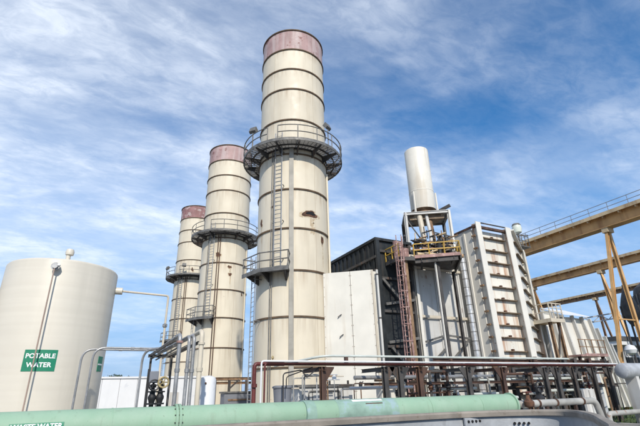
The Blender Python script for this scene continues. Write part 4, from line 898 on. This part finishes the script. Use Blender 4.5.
# clutter of steelwork under and behind the rack
cl = thing('lower_steelwork', 'dark lower steel columns and pipes at the boiler foot', 'steelwork', (24, 19, 0))
for i, (x, y, m) in enumerate(((17.3, 19.2, 'brown_steel'), (19.6, 19.4, 'dark_steel'), (22.2, 18.8, 'dark_steel'), (24.0, 18.6, 'brown_steel'), (26.9, 18.7, 'dark_steel'), (28.2, 18.9, 'dark_steel'), (29.6, 18.8, 'brown_steel'), (31.6, 19.0, 'dark_steel'))):
    part('column', MB().ibeam((x, y, .02), (x, y, 3.6 if i != 2 else 3.0), .26, .3, .04), m, cl)
for (x, y, r, m) in ((20.6, 18.6, .16, 'rust_tan'), (21.1, 18.7, .12, 'galv'), (25.1, 18.9, .2, 'silver'), (27.5, 19.2, .18, 'silver'), (28.9, 19.3, .16, 'galv'), (30.4, 19.0, .18, 'silver')):
    part('vertical_pipe', MB().tube([(x, y, .02), (x, y, 3.2)], r, 12), m, cl)
part('beam', MB().ibeam((16.4, 18.9, 3.35), (32.0, 18.9, 3.35), .18, .24, .025), 'brown_steel', cl)
part('beam', MB().ibeam((20.0, 18.7, 1.9), (32.0, 18.7, 1.9), .16, .2, .025), 'dark_steel', cl)
for a, b in (((23.9, 18.5, 3.2), (26.8, 18.5, 1.3)), ((28.0, 18.5, 1.2), (29.6, 18.5, 3.1))): part('brace', MB().bar(a, b, .12, .14), 'dark_steel', cl)
part('cross_pipe', MB().tube([(19.0, 18.4, 2.3), (27.0, 18.4, 2.35)], .1, 12), 'pale_pipe', cl)
for i, (x, y, z, s_, m, lb) in enumerate(((17.6, 18.0, .02, (.9, .5, 1.5), 'grey_panel', 'grey control cabinet behind the rack, left of the ribbed casing'), (12.6, 18.4, .02, (.8, .5, 2.0), 'white_paint', 'white narrow cabinet at the foot of the dark module'), (22.6, 17.9, .02, (.7, .5, 1.3), 'bin_grey', 'dark grey cabinet behind the rack below the ribbed casing'))):
    cb = thing('control_cabinet', lb, 'cabinet', (x, y, 0)); part('body', MB().box(x, x + s_[0], y, y + s_[1], z, z + s_[2]), m, cb, bevel=.015); part('door', MB().box(x + .05, x + s_[0] - .05, y - .025, y - .002, z + .1, z + s_[2] - .08), m, cb); part('handle', MB().box(x + .1, x + .14, y - .06, y - .025, z + s_[2] * .5, z + s_[2] * .5 + .14), 'dark_steel', cb)

# ------------------------------------------------------------------ crane runway girders
def girder(name, X, zdk, y0, y1, h, wdt, lb, mat, legs, rail=True):
    t = thing(name, lb, 'crane girder', (X, (y0 + y1) / 2, 0), 'crane runway girders')
    part('girder_web', MB().box(X - .04, X + .04, y0, y1, zdk - h, zdk), mat, t)
    part('bottom_flange', MB().box(X - wdt / 2, X + wdt / 2, y0, y1, zdk - h - .06, zdk - h), mat, t)
    part('top_flange', MB().box(X - wdt / 2, X + wdt / 2, y0, y1, zdk, zdk + .06), 'crane_pale', t)
    part('edge_channel', MB().box(X - wdt / 2 - .08, X - wdt / 2, y0, y1, zdk - .26, zdk + .1), 'crane_pale', t)
    y = y0 + .3
    while y < y1:
        part('web_stiffener', MB().box(X - wdt / 2 + .03, X - .04, y - .05, y + .05, zdk - .42, zdk), 'crane_pale', t); y += 1.55
    if rail:
        for i, hh in enumerate((.95, .5)): part('handrail', MB().bar((X - wdt / 2 + .03, y0, zdk + hh), (X - wdt / 2 + .03, y1, zdk + hh), .05, .05), 'galv', t)
        y = y0 + .2
        while y < y1: part('post', MB().bar((X - wdt / 2 + .03, y, zdk + .06), (X - wdt / 2 + .03, y, zdk + .97), .04, .04), 'galv', t); y += 1.9
    for (ly_, dx_, dy_) in legs:
        zt = zdk - h - .06
        part('leg', MB().ibeam((X + .15, ly_, .02), (X + .1, ly_, zt), .28, .3, .05), mat, t)
        part('leg', MB().ibeam((X + dx_, ly_ + dy_, .02), (X - .1, ly_, zt), .26, .28, .05), mat, t)
        part('leg_head', MB().box(X - .5, X + .5, ly_ - .3, ly_ + .3, zt - .45, zt), 'crane_pale', t)
        part('leg_tie', MB().bar((X + .13, ly_, zt * .45), (X + dx_ * .5, ly_ + dy_ * .5, zt * .45), .12, .12), mat, t)
    return t
girder('crane_girder', 43.6, 17.66, 8, 46, 1.38, 1.1, 'nearest and highest orange crane girder, with a railed walkway', 'crane_orange', ((22.4, -5.0, 0), (44, -5.0, 0)))
girder('crane_girder', 60.7, 17.66, 22, 60, 1.1, .9, 'second orange crane girder, lower in view, without handrail', 'crane_orange', ((33.6, -2.0, -3.0), (44.4, .4, -3.0)), False)
girder('crane_girder', 79.0, 17.3, 30, 72, .8, .7, 'farthest thin dark crane girder, lowest in view', 'rust_tan', ((62, -2.0, -2), (46, 1, -2)), False)

# ------------------------------------------------------------------ far right yard
hpr = thing('dust_hopper', 'dark grey conical hopper behind the crane legs', 'hopper', (46, 24.2, 0))
hx, hy = 47.2, 24.4
part('cone', MB().lathe([(.1, 11.3), (.14, 10.9), (.5, 10.0), (.72, 9.3), (.72, 8.2), (.25, 7.2)], 24, (hx, hy, 0)), 'dark_steel', hpr)
for a in (45, 135, 225, 315): p = cp(a, .74, 0); part('leg', MB().bar((hx + p.x, hy + p.y, .02), (hx + p.x, hy + p.y, 9.2), .14, .14), 'dark_steel', hpr)
dtk = thing('dark_tank', 'dark cylindrical tank at the right picture edge', 'tank', (52.6, 24.2, 0))
part('shell', MB().lathe([(2.0, 5.9), (2.0, 10.9), (1.85, 11.5), (1.2, 12.0), (.02, 12.2)], 40, (52.6, 24.2, 0)), 'dark_steel', dtk)
for i in range(24): p = cp(i * 15, 2.02, 0); part('rib', MB().bar((52.6 + p.x, 24.2 + p.y, 6.0), (52.6 + p.x, 24.2 + p.y, 10.8), .1, .1), 'rail_grey', dtk)
for a in (45, 135, 225, 315): p = cp(a, 1.7, 0); part('leg', MB().bar((52.6 + p.x, 24.2 + p.y, .02), (52.6 + p.x, 24.2 + p.y, 6.0), .25, .25), 'brown_steel', dtk)
part('ring_beam', MB().ring(1.6, 2.1, 5.6, 5.9, 32, (52.6, 24.2, 0)), 'rust_tan', dtk)
lbd = thing('low_building', 'low grey building with a flat dark roof at far right', 'building', (52, 28, 0))
part('wall', MB().box(46.0, 66.0, 26.0, 34, .02, 5.5), 'grey_wall', lbd)
part('roof', MB().box(45.3, 66.5, 25.2, 34.5, 5.9, 6.3), 'asphalt_roof', lbd); part('fascia', MB().box(45.4, 66.4, 25.3, 34.4, 5.5, 5.9), 'wall_white', lbd)
for i in range(5):
    x = 47 + 3.6 * i; wd_ = part('window', MB().box(x, x + 2.2, 25.93, 25.99, 2.6, 4.4), 'black_paint', lbd); part('window_frame', MB().box(x - .08, x + 2.28, 25.9, 25.94, 2.5, 2.6).box(x - .08, x + 2.28, 25.9, 25.94, 4.4, 4.5).box(x + 1.05, x + 1.15, 25.9, 25.94, 2.6, 4.4), 'wall_white', wd_)
trs = thing('truss_boom', 'blue-grey lattice truss far behind the inlet duct', 'truss', (66, 40, 0))
p0, p1 = Vector((60.5, 38.5, 10.6)), Vector((70, 31.0, 12.1)); hv_ = Vector((0, 0, .72))
part('chord', MB().bar(p0, p1, .2, .16), 'galv', trs); part('chord', MB().bar(p0 - hv_, p1 - hv_, .2, .16), 'galv', trs)
nb = 12
for i in range(nb):
    a, b = p0.lerp(p1, i / nb), p0.lerp(p1, (i + 1) / nb); part('web', MB().bar(a if i % 2 else a - hv_, b - hv_ if i % 2 else b, .1, .1), 'galv', trs)
for p in (p0, p1): part('mast', MB().bar((p.x, p.y, .02), p, .3, .3), 'galv', trs)
wb = thing('horizontal_vessel', 'light grey horizontal vessel end on a sloped support, right edge', 'vessel', (27.5, 14, 0))
part('shell', MB().lathe([(.05, 25.0), (.25, 25.03), (.36, 25.12), (.40, 25.3), (.40, 30)], 28, (0, 14.3, 2.58), (1, 0, 0)), 'steel_face', wb)
for x in (25.75, 29.2): part('saddle', MB().prism([(14.0, 0.0), (14.6, 0.0), (14.6, 2.3), (14.0, 2.3)], 'x', x, x + .25), 'grey_panel', wb)
wbl = thing('globe_lamp', 'small white globe lamp on a post by the inlet duct', 'lamp', (39.7, 22.2, 0))
part('pole', MB().tube([(39.9, 21.5, .02), (39.9, 21.5, 4.2)], .05, 8), 'rail_grey', wbl); part('globe', MB().lathe([(.1, 0), (.34, .15), (.46, .42), (.34, .72), (.05, .84)], 18, (39.9, 21.5, 4.15)), 'wall_white', wbl)
lp = thing('ground_pipe', 'pale pipe stub lying low by the grass', 'pipe', (25, 14.2, 0))
part('pipe_run', MB().tube(route([(22.9, 14.2, .02), (22.9, 14.2, .62), (26.4, 14.2, .62)], .2), .12, 12), 'old_pipe', lp)
part('pipe_stand', MB().bar((25.6, 14.2, .02), (25.6, 14.2, .5), .1, .1), 'concrete', lp)
gx = thing('steel_plate', 'grey steel plate standing upright behind the small grey pipe', 'plate', (23.2, 15, 0))
part('plate', MB().box(22.6, 23.5, 15.0, 15.12, .02, 1.75), 'grey_panel', gx); part('stiffener', MB().box(22.98, 23.06, 14.94, 15.0, .05, 1.7), 'grey_panel', gx)

# ------------------------------------------------------------------ tangle of small lines at the boiler foot
rs = random.Random(21)
tg = thing('small_bore_pipework', 'tangle of thin pipes and valves at the boiler foot behind the rack', 'pipework', (22, 18.2, 0))
mats_ = ('galv', 'rust_tan', 'pale_pipe', 'dark_steel', 'brown_steel', 'silver', 'beige', 'old_pipe')
for i in range(46):
    x, y = rs.uniform(12.6, 31), rs.uniform(17.0, 18.5); h = rs.uniform(1.9, 2.9); r = rs.choice((.03, .04, .05, .07)); d = rs.choice((-1, 1)) * rs.uniform(.5, 2.2)
    kind = rs.random()
    if kind < .55: P = route([(x, y, .02), (x, y, h), (x + d, y, h)], .12) if rs.random() < .6 else route([(x, y, .02), (x, y, h), (x, y + .9, h)], .12)
    else: P = [(x, y, h - .5), (x + d * 1.6, y, h - .5)]
    p = part('line', MB().tube(P, r, 8), rs.choice(mats_), tg)
    if kind < .3:
        part('valve', MB().lathe([(r, -.14), (r * 2, -.13), (r * 2, -.1), (r * 1.3, -.09), (r * 2.2, 0), (r * 1.3, .09), (r * 2, .1), (r * 2, .13), (r, .14)], 10, (x, y, h - .7)), rs.choice(('valve_black', 'rust', 'red_pipe')), p)
        hc = Vector((x, y - r * 4, h - .7)); part('handwheel', MB().tube([hc + Vector((math.cos(a) * .11, 0, math.sin(a) * .11)) for a in [2 * math.pi * q / 14 for q in range(15)]], .014, 6, False).tube([hc, hc + Vector((0, r * 4, 0))], .014, 6).tube([hc - Vector((.11, 0, 0)), hc + Vector((.11, 0, 0))], .01, 5), 'valve_black', p)
tg = thing('small_bore_pipework', 'few thin pipes and a gauge at the foot of the nearest stack', 'pipework', (8.5, 18, 0))
for i in range(11):
    x, y, h = rs.uniform(7.6, 11.0), rs.uniform(17.6, 18.7), rs.uniform(2.0, 2.8)
    part('line', MB().tube(route([(x, y, .02), (x, y, h), (x + rs.uniform(.4, 1.2), y, h)], .1), rs.choice((.025, .035)), 8), rs.choice(mats_), tg)
part('gauge', MB().lathe([(.02, -.02), (.1, -.02), (.1, .03), (.02, .03)], 16, (9.6, 17.6, 2.5), (0, 1, 0)), 'sign_white', tg)
part('gauge_stem', MB().tube([(9.6, 17.62, 2.42), (9.6, 17.62, .02)], .018, 6), 'galv', tg)
